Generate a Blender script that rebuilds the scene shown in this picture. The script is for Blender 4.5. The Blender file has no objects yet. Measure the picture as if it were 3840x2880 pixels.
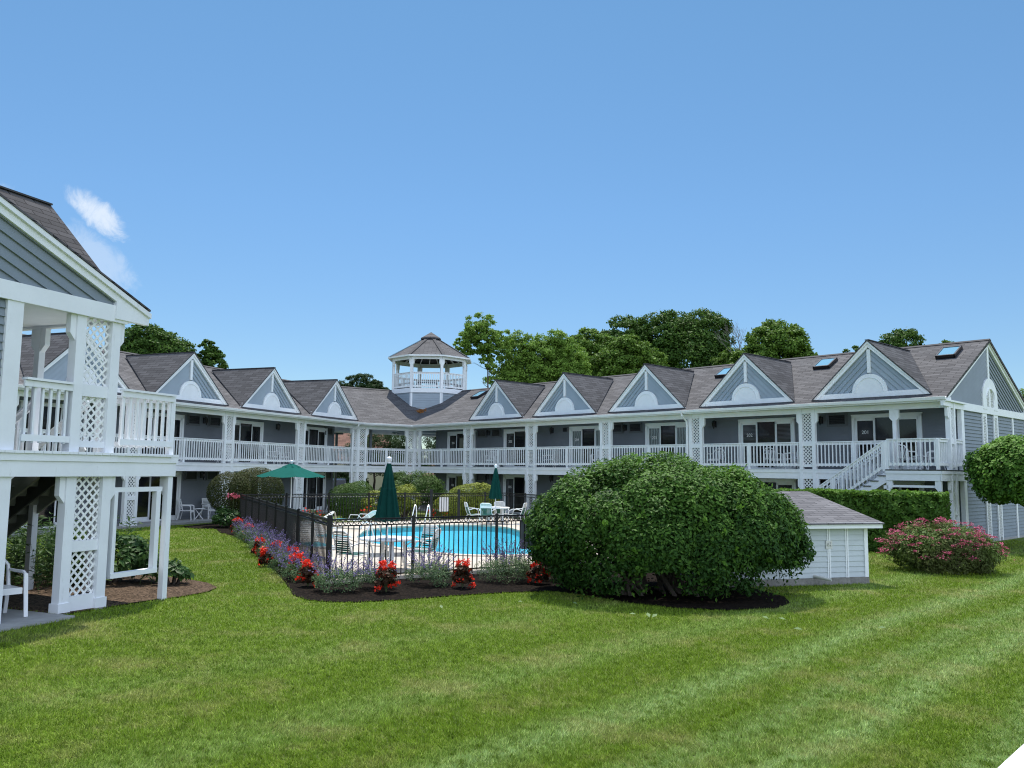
import bpy, bmesh, math, random
import numpy as np
from mathutils import Vector, Matrix
R = math.radians
rng = np.random.default_rng(7)
random.seed(5)
sc = bpy.context.scene
col = sc.collection

# ------------------------------------------------------------------ camera
cd = bpy.data.cameras.new('camera'); cam = bpy.data.objects.new('camera', cd); col.objects.link(cam)
cd.sensor_width = 36.0; cd.lens = 29.06; cd.clip_start = .05; cd.clip_end = 5000
cam.matrix_world = Matrix.Translation((0, 0, 2.45)) @ Matrix.Rotation(R(90)+.10498, 4, 'X') @ Matrix.Rotation(.0119, 4, 'Z')
sc.camera = cam

# ------------------------------------------------------------------ sky and sun
SUN_EL, SUN_DIR = R(67), Vector((-.14, .99, 0)).normalized()
w = bpy.data.worlds.new('World'); sc.world = w; w.use_nodes = True
nt = w.node_tree; nt.nodes.clear()
def N(nt, t, **k):
    n = nt.nodes.new(t)
    for a, b in k.items(): setattr(n, a, b)
    return n
sky = N(nt, 'ShaderNodeTexSky', sky_type='NISHITA'); sky.sun_disc = False
sky.sun_elevation = SUN_EL; sky.sun_rotation = math.atan2(SUN_DIR.x, SUN_DIR.y)
sky.air_density = 1.0; sky.dust_density = .0; sky.ozone_density = 3.0; sky.altitude = 0
bg = N(nt, 'ShaderNodeBackground'); bg.inputs[1].default_value = .15
out = N(nt, 'ShaderNodeOutputWorld')
# a few small real clouds low in the sky on the left, laid out by direction
tc = N(nt, 'ShaderNodeTexCoord')
def cloud(dirv, axis, a, b, seed, dens):
    dirv = Vector(dirv).normalized(); ax = Vector(axis); ax = (ax - dirv*ax.dot(dirv)).normalized(); bx = dirv.cross(ax)
    s = N(nt, 'ShaderNodeVectorMath', operation='SUBTRACT'); nt.links.new(tc.outputs['Generated'], s.inputs[0]); s.inputs[1].default_value = dirv
    outs = []
    for v, r in ((ax, a), (bx, b)):
        d = N(nt, 'ShaderNodeVectorMath', operation='DOT_PRODUCT'); nt.links.new(s.outputs[0], d.inputs[0]); d.inputs[1].default_value = v/r
        p = N(nt, 'ShaderNodeMath', operation='POWER'); nt.links.new(d.outputs['Value'], p.inputs[0]); p.inputs[1].default_value = 2
        outs.append(p)
    ad = N(nt, 'ShaderNodeMath', operation='ADD'); nt.links.new(outs[0].outputs[0], ad.inputs[0]); nt.links.new(outs[1].outputs[0], ad.inputs[1])
    no = N(nt, 'ShaderNodeTexNoise'); no.inputs['Scale'].default_value = 30; no.inputs['Detail'].default_value = 9; no.inputs['Roughness'].default_value = .68; no.inputs['Distortion'].default_value = .6
    mp = N(nt, 'ShaderNodeMapping'); mp.inputs['Location'].default_value = (seed, seed, seed); nt.links.new(tc.outputs['Generated'], mp.inputs[0]); nt.links.new(mp.outputs[0], no.inputs['Vector'])
    m = N(nt, 'ShaderNodeMath', operation='MULTIPLY_ADD'); nt.links.new(no.outputs['Fac'], m.inputs[0]); m.inputs[1].default_value = 2.6; m.inputs[2].default_value = -.4
    sb = N(nt, 'ShaderNodeMath', operation='SUBTRACT'); nt.links.new(m.outputs[0], sb.inputs[0]); nt.links.new(ad.outputs[0], sb.inputs[1])
    mr = N(nt, 'ShaderNodeMapRange'); mr.interpolation_type = 'SMOOTHSTEP'; nt.links.new(sb.outputs[0], mr.inputs[0])
    mr.inputs[1].default_value = -.05; mr.inputs[2].default_value = 1.0; mr.inputs[3].default_value = 0; mr.inputs[4].default_value = dens
    return mr.outputs[0]
c1 = cloud((-.442, .856, .267), (.70, .2, -.62), .040, .017, 1.3, .8)
c2 = cloud((-.444, .868, .223), (.70, .2, -.62), .050, .022, 4.2, .35)
c3 = cloud((-.60, .80, .300), (.9, .3, -.2), .09, .012, 7.7, .7)
mx = N(nt, 'ShaderNodeMath', operation='MAXIMUM'); nt.links.new(c1, mx.inputs[0]); nt.links.new(c2, mx.inputs[1])
mx2 = N(nt, 'ShaderNodeMath', operation='MAXIMUM'); nt.links.new(mx.outputs[0], mx2.inputs[0]); nt.links.new(c3, mx2.inputs[1])
sep = N(nt, 'ShaderNodeSeparateXYZ'); nt.links.new(tc.outputs['Generated'], sep.inputs[0])
zr = N(nt, 'ShaderNodeValToRGB'); nt.links.new(sep.outputs['Z'], zr.inputs[0]); ze = zr.color_ramp.elements
ze[0].position = 0; ze[0].color = (.46, .53, .56, 1); ze[1].position = 1; ze[1].color = (.60, .76, .77, 1)
for q, c in ((.12, (.455, .54, .60, 1)), (.3, (.50, .63, .68, 1)), (.5, (.53, .69, .70, 1))): k = ze.new(q); k.color = c
hs = N(nt, 'ShaderNodeMix', data_type='RGBA', blend_type='MULTIPLY'); hs.inputs['Factor'].default_value = 1
nt.links.new(sky.outputs[0], hs.inputs['A']); nt.links.new(zr.outputs[0], hs.inputs['B'])
# a bright bank added to the unseen sky behind the photographer, filling shaded faces
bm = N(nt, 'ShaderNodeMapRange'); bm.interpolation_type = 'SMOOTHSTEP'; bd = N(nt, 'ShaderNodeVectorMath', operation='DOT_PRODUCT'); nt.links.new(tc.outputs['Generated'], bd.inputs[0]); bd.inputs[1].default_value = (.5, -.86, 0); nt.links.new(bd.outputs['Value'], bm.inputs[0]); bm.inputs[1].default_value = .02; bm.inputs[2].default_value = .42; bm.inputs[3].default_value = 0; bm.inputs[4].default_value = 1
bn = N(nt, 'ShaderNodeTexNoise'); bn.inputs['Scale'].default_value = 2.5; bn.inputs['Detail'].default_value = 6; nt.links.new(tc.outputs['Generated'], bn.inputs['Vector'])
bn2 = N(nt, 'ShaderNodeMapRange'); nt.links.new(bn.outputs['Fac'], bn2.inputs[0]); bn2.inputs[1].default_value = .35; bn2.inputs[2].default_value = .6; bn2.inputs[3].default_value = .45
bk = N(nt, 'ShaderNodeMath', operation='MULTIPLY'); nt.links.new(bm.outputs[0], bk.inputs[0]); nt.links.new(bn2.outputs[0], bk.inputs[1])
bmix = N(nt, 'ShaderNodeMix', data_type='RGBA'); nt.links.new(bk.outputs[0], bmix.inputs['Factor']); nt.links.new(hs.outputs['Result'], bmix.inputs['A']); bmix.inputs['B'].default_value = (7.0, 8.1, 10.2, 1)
mixc = N(nt, 'ShaderNodeMix', data_type='RGBA'); nt.links.new(mx2.outputs[0], mixc.inputs['Factor'])
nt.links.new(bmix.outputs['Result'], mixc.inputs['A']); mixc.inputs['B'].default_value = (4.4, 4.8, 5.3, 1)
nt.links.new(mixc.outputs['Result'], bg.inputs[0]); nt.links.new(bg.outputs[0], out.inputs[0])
sl = bpy.data.lights.new('sun', 'SUN'); sl.energy = 4.6; sl.angle = R(.53); sl.color = (1, .955, .88)
so = bpy.data.objects.new('sun', sl); col.objects.link(so)
sd = Vector((SUN_DIR.x*math.cos(SUN_EL), SUN_DIR.y*math.cos(SUN_EL), math.sin(SUN_EL)))
so.rotation_euler = sd.to_track_quat('Z', 'Y').to_euler(); so.location = (-20, 20, 40)
vs = sc.view_settings; vs.view_transform = 'Standard'; vs.look = 'None'; vs.exposure = .4; vs.gamma = 1
sc.cycles.max_bounces = 8; sc.cycles.transparent_max_bounces = 16; sc.cycles.caustics_reflective = False; sc.cycles.caustics_refractive = False
sc.cycles.sample_clamp_indirect = 6; sc.render.filter_size = 1.1; sc.cycles.pixel_filter_type = 'BLACKMAN_HARRIS'; sc.cycles.filter_width = 1.1
sc.cycles.use_denoising = True; sc.cycles.denoiser = 'OPENIMAGEDENOISE'; sc.cycles.denoising_input_passes = 'RGB_ALBEDO_NORMAL'; sc.cycles.denoising_prefilter = 'NONE'

# ------------------------------------------------------------------ materials
def principled(name):
    m = bpy.data.materials.new(name); m.use_nodes = True
    n = m.node_tree; b = n.nodes['Principled BSDF']; return m, n, b
def L(nt, a, b): nt.links.new(a, b)
def mat(name, c, rough=.6, var=.08, scale=3.0, metal=0, spec=.5, bump=0, bscale=40, c2=None, detail=4):
    m, nt, b = principled(name)
    tc = N(nt, 'ShaderNodeTexCoord'); no = N(nt, 'ShaderNodeTexNoise'); no.inputs['Scale'].default_value = scale; no.inputs['Detail'].default_value = detail
    no.inputs['Roughness'].default_value = .65
    L(nt, tc.outputs['Object'], no.inputs['Vector'])
    cr = N(nt, 'ShaderNodeValToRGB'); cr.color_ramp.elements[0].position = .3; cr.color_ramp.elements[1].position = .7
    a = [x*(1-var) for x in c]; bb = [min(1, x*(1+var)) for x in (c2 or c)]
    cr.color_ramp.elements[0].color = (*a, 1); cr.color_ramp.elements[1].color = (*bb, 1)
    L(nt, no.outputs['Fac'], cr.inputs[0]); L(nt, cr.outputs[0], b.inputs['Base Color'])
    b.inputs['Roughness'].default_value = rough; b.inputs['Metallic'].default_value = metal; b.inputs['Specular IOR Level'].default_value = spec
    if bump:
        n2 = N(nt, 'ShaderNodeTexNoise'); n2.inputs['Scale'].default_value = bscale; n2.inputs['Detail'].default_value = 5; L(nt, tc.outputs['Object'], n2.inputs['Vector'])
        bp = N(nt, 'ShaderNodeBump'); bp.inputs['Strength'].default_value = bump; bp.inputs['Distance'].default_value = .02
        L(nt, n2.outputs['Fac'], bp.inputs['Height']); L(nt, bp.outputs[0], b.inputs['Normal'])
    return m
WHITE = mat('white_paint', (.80, .82, .83), .5, .05, 2.5, bump=.06, bscale=30)
OLDWHITE = mat('weathered_white_paint', (.77, .79, .81), .6, .04, 2, bump=.08, bscale=22)
def grime(m):
    nt = m.node_tree; b = nt.nodes['Principled BSDF']; src = b.inputs['Base Color'].links[0].from_socket; tc = N(nt, 'ShaderNodeTexCoord')
    mp = N(nt, 'ShaderNodeMapping'); mp.inputs['Scale'].default_value = (1, 1, .22); L(nt, tc.outputs['Object'], mp.inputs[0])
    n = N(nt, 'ShaderNodeTexNoise'); n.inputs['Scale'].default_value = 9; n.inputs['Detail'].default_value = 9; n.inputs['Roughness'].default_value = .8; L(nt, mp.outputs[0], n.inputs['Vector'])
    r = N(nt, 'ShaderNodeMapRange'); L(nt, n.outputs['Fac'], r.inputs[0]); r.inputs[1].default_value = .60; r.inputs[2].default_value = .76; r.inputs[4].default_value = .55
    mi = N(nt, 'ShaderNodeMix', data_type='RGBA'); L(nt, r.outputs[0], mi.inputs['Factor']); L(nt, src, mi.inputs['A']); mi.inputs['B'].default_value = (.36, .35, .31, 1); L(nt, mi.outputs['Result'], b.inputs['Base Color'])
grime(OLDWHITE)
LATW = mat('white_lattice', (.80, .81, .80), .45, .03, 4)
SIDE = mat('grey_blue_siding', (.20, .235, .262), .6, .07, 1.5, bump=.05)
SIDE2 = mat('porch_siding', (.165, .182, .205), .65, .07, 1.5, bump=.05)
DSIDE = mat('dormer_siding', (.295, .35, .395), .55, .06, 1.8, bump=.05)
SHEDS = mat('shed_siding', (.50, .545, .56), .55, .06, 2.5, bump=.06)
GREYT = mat('grey_step_boards', (.055, .06, .052), .8, .2, 3)
STAIRU = mat('stair_underside', (.20, .215, .185), .8, .2, 3)
CONC = mat('porch_concrete', (.30, .30, .29), .85, .15, 3, bump=.3, bscale=60)
DECKC = mat('pool_deck_concrete', (.46, .40, .33), .85, .08, 1.1, bump=.25, bscale=50, c2=(.50, .45, .385))
FOUND = mat('concrete_base', (.22, .21, .19), .9, .3, 8, bump=.5, bscale=30)
BLACK = mat('black_metal', (.012, .012, .013), .35, .1, 10, metal=.3)
BLK2 = mat('black_fixture', (.01, .01, .012), .3, .1, 10)
GRID = mat('grille_frame', (.12, .13, .14), .5, .1, 10)
PLAST = mat('white_plastic', (.78, .79, .80), .35, .03, 5)
TUBE = mat('white_tube_frame', (.80, .80, .79), .3, .03, 5)
STRAPW = mat('white_strap', (.75, .75, .73), .45, .05, 5)
STRAPG = mat('green_strap', (.02, .11, .085), .45, .1, 5)
STRAPB = mat('aqua_strap', (.10, .42, .50), .45, .1, 5)
UMBG = mat('green_canvas', (.002, .085, .068), .85, .08, 6, bump=.1, spec=.08)
UMBD = mat('dark_green_canvas', (.005, .048, .038), .85, .15, 6, bump=.15, spec=.1)
TOWEL = mat('cream_towel', (.66, .65, .56), .95, .08, 12, bump=.5, bscale=120)
BLUEP = mat('blue_plastic', (.03, .08, .45), .4, .05, 5)
CURT = mat('curtain', (.42, .46, .46), .8, .12, 9)
INTER = mat('dark_room', (.012, .012, .014), .8, .2, 4)
BRICKR = mat('brown_shingle_roof', (.22, .125, .095), .9, .25, 7, bump=.3)
YELS = mat('yellow_siding', (.46, .42, .28), .7, .06, 3)
NAVY = mat('dark_car_paint', (.015, .018, .03), .22, .1, 6, spec=.6)
CARGL = mat('car_glass', (.01, .012, .014), .08, .05, 4)
REDL = mat('red_tail_lamp', (.45, .01, .01), .25, .05, 4)
RUBB = mat('black_rubber', (.012, .012, .012), .8, .1, 8)
SILV = mat('wheel_alloy', (.5, .5, .5), .3, .05, 4, metal=.8)
CHROME = mat('polished_rail', (.82, .83, .83), .25, .03, 4, metal=.25)
SIGNG = mat('grey_sign_back', (.10, .12, .12), .5, .06, 4)
SIGNW = mat('white_board', (.80, .80, .78), .5, .04, 4)
BARK = mat('bark', (.085, .065, .05), .95, .35, 9, bump=.8, bscale=20)
BARKG = mat('grey_dead_bark', (.23, .20, .18), .95, .25, 9)
PVC = mat('pvc_pipe', (.62, .62, .58), .4, .04, 5)
GOLDL = mat('fallen_leaves', (.30, .12, .03), .9, .5, 30)
WOODC = mat('brown_wicker', (.20, .09, .04), .8, .3, 30)

def mulch(name, c1, c2):
    m, nt, b = principled(name)
    tc = N(nt, 'ShaderNodeTexCoord'); v = N(nt, 'ShaderNodeTexVoronoi'); v.inputs['Scale'].default_value = 34
    n = N(nt, 'ShaderNodeTexNoise'); n.inputs['Scale'].default_value = 14; n.inputs['Detail'].default_value = 8
    L(nt, tc.outputs['Object'], v.inputs['Vector']); L(nt, tc.outputs['Object'], n.inputs['Vector'])
    cr = N(nt, 'ShaderNodeValToRGB'); cr.color_ramp.elements[0].color = (*c1, 1); cr.color_ramp.elements[1].color = (*c2, 1)
    cr.color_ramp.elements[0].position = .3; cr.color_ramp.elements[1].position = .85
    mm = N(nt, 'ShaderNodeMix', data_type='FLOAT'); mm.inputs['Factor'].default_value = .5
    L(nt, v.outputs['Color'], mm.inputs['A']); L(nt, n.outputs['Fac'], mm.inputs['B']); L(nt, mm.outputs['Result'], cr.inputs[0])
    L(nt, cr.outputs[0], b.inputs['Base Color']); b.inputs['Roughness'].default_value = .95; b.inputs['Specular IOR Level'].default_value = .05
    bp = N(nt, 'ShaderNodeBump'); bp.inputs['Strength'].default_value = .9; bp.inputs['Distance'].default_value = .04
    L(nt, mm.outputs['Result'], bp.inputs['Height']); L(nt, bp.outputs[0], b.inputs['Normal']); return m
MULCH = mulch('dark_mulch', (.002, .0018, .0016), (.030, .022, .017))
CHIPS = mulch('brown_wood_chips', (.02, .014, .01), (.20, .14, .095))

def shingle(name, ca, cb, cm, bw=.32, rh=.14):
    m, nt, b = principled(name)
    uv = N(nt, 'ShaderNodeUVMap'); uv.uv_map = 'UVMap'
    br = N(nt, 'ShaderNodeTexBrick'); br.offset = .5; br.inputs['Scale'].default_value = 1; br.inputs['Brick Width'].default_value = bw; br.inputs['Row Height'].default_value = rh
    br.inputs['Mortar Size'].default_value = .012; br.inputs['Mortar Smooth'].default_value = .4; br.inputs['Bias'].default_value = 0
    br.inputs['Color1'].default_value = (*ca, 1); br.inputs['Color2'].default_value = (*cb, 1); br.inputs['Mortar'].default_value = (*cm, 1)
    dn = N(nt, 'ShaderNodeTexNoise'); dn.inputs['Scale'].default_value = 5; L(nt, uv.outputs[0], dn.inputs['Vector'])
    dm = N(nt, 'ShaderNodeVectorMath', operation='MULTIPLY_ADD'); L(nt, dn.outputs['Color'], dm.inputs[0]); dm.inputs[1].default_value = (.05, .03, 0); L(nt, uv.outputs[0], dm.inputs[2])
    L(nt, dm.outputs[0], br.inputs['Vector'])
    n = N(nt, 'ShaderNodeTexNoise'); n.inputs['Scale'].default_value = .55; n.inputs['Detail'].default_value = 8; n.inputs['Roughness'].default_value = .7; L(nt, uv.outputs[0], n.inputs['Vector'])
    mr = N(nt, 'ShaderNodeMapRange'); L(nt, n.outputs['Fac'], mr.inputs[0]); mr.inputs[1].default_value = .3; mr.inputs[2].default_value = .7; mr.inputs[3].default_value = .86; mr.inputs[4].default_value = 1.12
    mu = N(nt, 'ShaderNodeMix', data_type='RGBA', blend_type='MULTIPLY'); mu.inputs['Factor'].default_value = 1; L(nt, br.outputs['Color'], mu.inputs['A']); L(nt, mr.outputs[0], mu.inputs['B'])
    L(nt, mu.outputs['Result'], b.inputs['Base Color']); b.inputs['Roughness'].default_value = .95; b.inputs['Specular IOR Level'].default_value = .2
    sx = N(nt, 'ShaderNodeSeparateXYZ'); L(nt, dm.outputs[0], sx.inputs[0])
    fm = N(nt, 'ShaderNodeMath', operation='MODULO'); L(nt, sx.outputs['Y'], fm.inputs[0]); fm.inputs[1].default_value = rh
    sb = N(nt, 'ShaderNodeMath', operation='MULTIPLY_ADD'); L(nt, fm.outputs[0], sb.inputs[0]); sb.inputs[1].default_value = -1/rh; sb.inputs[2].default_value = 1
    bp = N(nt, 'ShaderNodeBump'); bp.inputs['Strength'].default_value = 1; bp.inputs['Distance'].default_value = .03
    L(nt, sb.outputs[0], bp.inputs['Height']); L(nt, bp.outputs[0], b.inputs['Normal']); return m
ROOF = shingle('asphalt_shingles', (.121, .118, .121), (.074, .072, .074), (.027, .026, .027), .55, .17)
ROOFN = shingle('asphalt_shingles_near', (.105, .099, .102), (.06, .057, .059), (.02, .019, .02), .5, .15)
RIDGEC = mat('ridge_cap_shingle', (.06, .058, .06), .95, .2, 8)
SHEDR = shingle('shed_shingles', (.155, .152, .160), (.10, .098, .104), (.038, .037, .04), .45, .17)
BROOF = shingle('brown_shingles_far', (.24, .135, .10), (.15, .085, .065), (.06, .035, .03), .6, .3)

def glassm(name, base, stripes=0, curtain=False):
    m, nt, b = principled(name)
    uv = N(nt, 'ShaderNodeTexCoord'); sx = N(nt, 'ShaderNodeSeparateXYZ'); L(nt, uv.outputs['Object'], sx.inputs[0])
    b.inputs['Roughness'].default_value = .05; b.inputs['Specular IOR Level'].default_value = .5
    b.inputs['Base Color'].default_value = (*base, 1)
    if stripes or curtain:
        wv = N(nt, 'ShaderNodeMath', operation='SINE'); ml = N(nt, 'ShaderNodeMath', operation='MULTIPLY')
        L(nt, sx.outputs['X' if curtain else 'Z'], ml.inputs[0]); ml.inputs[1].default_value = 42 if curtain else 2*math.pi/.055
        if curtain:
            no = N(nt, 'ShaderNodeTexNoise'); no.inputs['Scale'].default_value = 3; L(nt, uv.outputs['Object'], no.inputs['Vector'])
            ad = N(nt, 'ShaderNodeMath', operation='MULTIPLY_ADD'); L(nt, no.outputs['Fac'], ad.inputs[0]); ad.inputs[1].default_value = 9; L(nt, ml.outputs[0], ad.inputs[2]); L(nt, ad.outputs[0], wv.inputs[0])
        else: L(nt, ml.outputs[0], wv.inputs[0])
        cr = N(nt, 'ShaderNodeValToRGB'); cr.color_ramp.elements[0].position = .35; cr.color_ramp.elements[1].position = .65
        k = (.26, .30, .30) if curtain else (.085, .09, .095)
        cr.color_ramp.elements[0].color = (*[x*.5 for x in k], 1) if curtain else (*base, 1); cr.color_ramp.elements[1].color = (*k, 1)
        mr = N(nt, 'ShaderNodeMapRange'); L(nt, wv.outputs[0], mr.inputs[0]); mr.inputs[1].default_value = -1; mr.inputs[2].default_value = 1
        L(nt, mr.outputs[0], cr.inputs[0]); L(nt, cr.outputs[0], b.inputs['Base Color'])
    return m
GL_DARK = glassm('dark_glass', (.008, .009, .011)); GL_BLIND = glassm('glass_over_blinds', (.012, .013, .015), stripes=1); GL_CURT = glassm('glass_over_curtain', (.05, .06, .06), curtain=True)
SKYGL = glassm('skylight_glass', (.16, .33, .44))

def leafmat(name, ca, cb, rough=.6, trans=.28, cn=None, nscale=.6):
    m, nt, b = principled(name)
    at = N(nt, 'ShaderNodeAttribute'); at.attribute_name = 'rnd'
    cr = N(nt, 'ShaderNodeValToRGB'); cr.color_ramp.elements[0].color = (*ca, 1); cr.color_ramp.elements[1].color = (*cb, 1); cr.color_ramp.elements[0].position = .1; cr.color_ramp.elements[1].position = .95
    L(nt, at.outputs['Fac'], cr.inputs[0]); c = cr.outputs[0]
    if cn:
        g = N(nt, 'ShaderNodeNewGeometry'); no = N(nt, 'ShaderNodeTexNoise'); no.inputs['Scale'].default_value = nscale; no.inputs['Detail'].default_value = 3; L(nt, g.outputs['Position'], no.inputs['Vector'])
        mr = N(nt, 'ShaderNodeMapRange'); L(nt, no.outputs['Fac'], mr.inputs[0]); mr.inputs[1].default_value = .42; mr.inputs[2].default_value = .62
        mi = N(nt, 'ShaderNodeMix', data_type='RGBA'); L(nt, mr.outputs[0], mi.inputs['Factor']); L(nt, c, mi.inputs['A']); mi.inputs['B'].default_value = (*cn, 1); c = mi.outputs['Result']
    L(nt, c, b.inputs['Base Color']); b.inputs['Roughness'].default_value = rough; b.inputs['Specular IOR Level'].default_value = .18
    tr = N(nt, 'ShaderNodeBsdfTranslucent'); L(nt, c, tr.inputs['Color'])
    ms = N(nt, 'ShaderNodeMixShader'); ms.inputs[0].default_value = trans
    L(nt, b.outputs[0], ms.inputs[1]); L(nt, tr.outputs[0], ms.inputs[2]); L(nt, ms.outputs[0], nt.nodes['Material Output'].inputs[0]); return m
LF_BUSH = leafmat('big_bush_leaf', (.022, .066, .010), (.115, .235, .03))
LF_HEDGE = leafmat('hedge_leaf', (.035, .08, .013), (.15, .29, .04))
LF_TOPI = leafmat('topiary_leaf', (.018, .034, .009), (.062, .072, .018))
LF_ROUND = leafmat('round_tree_leaf', (.04, .10, .015), (.15, .30, .04))
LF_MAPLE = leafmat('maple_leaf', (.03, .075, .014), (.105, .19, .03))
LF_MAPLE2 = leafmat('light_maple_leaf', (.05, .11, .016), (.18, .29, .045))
LF_BIRCH = leafmat('birch_leaf', (.09, .18, .025), (.26, .40, .07), trans=.3)
LF_CONI = leafmat('conifer_needle', (.018, .045, .014), (.05, .095, .025))
LF_YEL = leafmat('yellow_green_leaf', (.05, .09, .015), (.36, .40, .06))
LF_DOME = leafmat('dark_dome_leaf', (.03, .07, .014), (.10, .18, .035))
LF_SPIR = leafmat('spirea_leaf', (.05, .11, .02), (.16, .24, .045), cn=(.09, .11, .03))
FL_SPIR = leafmat('spirea_pink', (.30, .04, .09), (.55, .13, .22), trans=.15)
LF_CAT = leafmat('catmint_leaf', (.07, .13, .055), (.17, .25, .11))
FL_CAT = leafmat('catmint_flower', (.13, .10, .26), (.27, .21, .43), trans=.2)
LF_BEG = leafmat('begonia_leaf', (.02, .018, .01), (.09, .035, .015))
FL_RED = leafmat('begonia_red', (.62, .02, .008), (.95, .07, .03), trans=.15)
FL_PINK = leafmat('pink_rose', (.55, .10, .16), (.8, .25, .3), trans=.15)
LF_PEO = leafmat('peony_leaf', (.02, .06, .018), (.075, .15, .035), rough=.5)
LF_TALL = leafmat('tall_stem_leaf', (.03, .075, .02), (.08, .15, .035))
STEMM = mat('green_stem', (.07, .10, .03), .7, .2, 9)
BRANCH = mat('bush_branch', (.10, .08, .065), .9, .3, 12)

# lawn colour shared by the soil sheet and the blades
def lawnmat(name, blade):
    m, nt, b = principled(name)
    g = N(nt, 'ShaderNodeNewGeometry')
    dn = N(nt, 'ShaderNodeTexNoise'); dn.inputs['Scale'].default_value = .22; dn.inputs['Detail'].default_value = 3; L(nt, g.outputs['Position'], dn.inputs['Vector'])
    dt = N(nt, 'ShaderNodeVectorMath', operation='DOT_PRODUCT'); L(nt, g.outputs['Position'], dt.inputs[0]); dt.inputs[1].default_value = (.72, -.69, 0)
    q = N(nt, 'ShaderNodeMath', operation='MULTIPLY_ADD'); L(nt, dn.outputs['Fac'], q.inputs[0]); q.inputs[1].default_value = .7; L(nt, dt.outputs['Value'], q.inputs[2])
    mr = N(nt, 'ShaderNodeMapRange'); L(nt, q.outputs[0], mr.inputs[0]); mr.inputs[1].default_value = -10; mr.inputs[2].default_value = 0
    cr = N(nt, 'ShaderNodeValToRGB'); e = cr.color_ramp.elements
    base = .0
    pts = [(0, .12), (-9.2, .35), (-8.6, .1), (-7.4, .15), (-6.7, .5), (-6.2, .12), (-5.35, .1), (-4.8, .95), (-4.45, .25), (-4.1, .1), (-3.72, .85), (-3.4, .35), (-2.95, 1.0), (-2.6, .1), (-2.2, .15), (-1.9, .9), (-1.2, .2)]
    e[0].position = 0; e[0].color = (.12,)*3 + (1,); e[1].position = 1; e[1].color = (.2,)*3 + (1,)
    for x, v in pts[1:]:
        k = e.new((x+10)/10); k.color = (v, v, v, 1)
    L(nt, mr.outputs[0], cr.inputs[0])
    # patchy dryness
    n1 = N(nt, 'ShaderNodeTexNoise'); n1.inputs['Scale'].default_value = .7; n1.inputs['Detail'].default_value = 6; n1.inputs['Roughness'].default_value = .7; L(nt, g.outputs['Position'], n1.inputs['Vector'])
    n2 = N(nt, 'ShaderNodeTexNoise'); n2.inputs['Scale'].default_value = 7; n2.inputs['Detail'].default_value = 4; n2.inputs['Roughness'].default_value = .75; L(nt, g.outputs['Position'], n2.inputs['Vector'])
    m1 = N(nt, 'ShaderNodeMapRange'); L(nt, n1.outputs['Fac'], m1.inputs[0]); m1.inputs[1].default_value = .50; m1.inputs[2].default_value = .68
    m2 = N(nt, 'ShaderNodeMapRange'); L(nt, n2.outputs['Fac'], m2.inputs[0]); m2.inputs[1].default_value = .35; m2.inputs[2].default_value = .68
    mb = N(nt, 'ShaderNodeMath', operation='MULTIPLY'); L(nt, cr.outputs[0], mb.inputs[0]); L(nt, m2.outputs[0], mb.inputs[1])
    ca = N(nt, 'ShaderNodeMix', data_type='RGBA'); L(nt, m2.outputs[0], ca.inputs['Factor'])
    ca.inputs['A'].default_value = (.100, .172, .009, 1); ca.inputs['B'].default_value = (.235, .345, .017, 1)
    c2 = N(nt, 'ShaderNodeMix', data_type='RGBA'); L(nt, mb.outputs[0], c2.inputs['Factor']); L(nt, ca.outputs['Result'], c2.inputs['A']); c2.inputs['B'].default_value = (.38, .52, .21, 1)
    c3 = N(nt, 'ShaderNodeMix', data_type='RGBA'); mm = N(nt, 'ShaderNodeMath', operation='MULTIPLY'); L(nt, m1.outputs[0], mm.inputs[0]); mm.inputs[1].default_value = .5
    L(nt, mm.outputs[0], c3.inputs['Factor']); L(nt, c2.outputs['Result'], c3.inputs['A']); c3.inputs['B'].default_value = (.46, .41, .17, 1)
    c = c3.outputs['Result']
    if blade:
        at = N(nt, 'ShaderNodeAttribute'); at.attribute_name = 'rnd'
        r = N(nt, 'ShaderNodeMapRange'); L(nt, at.outputs['Fac'], r.inputs[0]); r.inputs[3].default_value = .72; r.inputs[4].default_value = 1.35
        c4 = N(nt, 'ShaderNodeMix', data_type='RGBA', blend_type='MULTIPLY'); c4.inputs['Factor'].default_value = 1; L(nt, c, c4.inputs['A']); L(nt, r.outputs[0], c4.inputs['B']); c = c4.outputs['Result']
        tr = N(nt, 'ShaderNodeBsdfTranslucent'); L(nt, c, tr.inputs['Color']); ms = N(nt, 'ShaderNodeMixShader'); ms.inputs[0].default_value = .25
        L(nt, b.outputs[0], ms.inputs[1]); L(nt, tr.outputs[0], ms.inputs[2]); L(nt, ms.outputs[0], nt.nodes['Material Output'].inputs[0])
    else:
        n3 = N(nt, 'ShaderNodeTexNoise'); n3.inputs['Scale'].default_value = 60; n3.inputs['Detail'].default_value = 4; L(nt, g.outputs['Position'], n3.inputs['Vector'])
        r = N(nt, 'ShaderNodeMapRange'); L(nt, n3.outputs['Fac'], r.inputs[0]); r.inputs[1].default_value = .3; r.inputs[2].default_value = .7; r.inputs[3].default_value = .3; r.inputs[4].default_value = .85
        c4 = N(nt, 'ShaderNodeMix', data_type='RGBA', blend_type='MULTIPLY'); c4.inputs['Factor'].default_value = 1; L(nt, c, c4.inputs['A']); L(nt, r.outputs[0], c4.inputs['B']); c = c4.outputs['Result']
        bp = N(nt, 'ShaderNodeBump'); bp.inputs['Strength'].default_value = .8; bp.inputs['Distance'].default_value = .05; L(nt, n3.outputs['Fac'], bp.inputs['Height']); L(nt, bp.outputs[0], b.inputs['Normal'])
    L(nt, c, b.inputs['Base Color']); b.inputs['Roughness'].default_value = .7; b.inputs['Specular IOR Level'].default_value = .2
    return m
LAWN = lawnmat('lawn_soil', False); BLADE = lawnmat('grass_blade', True)

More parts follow.
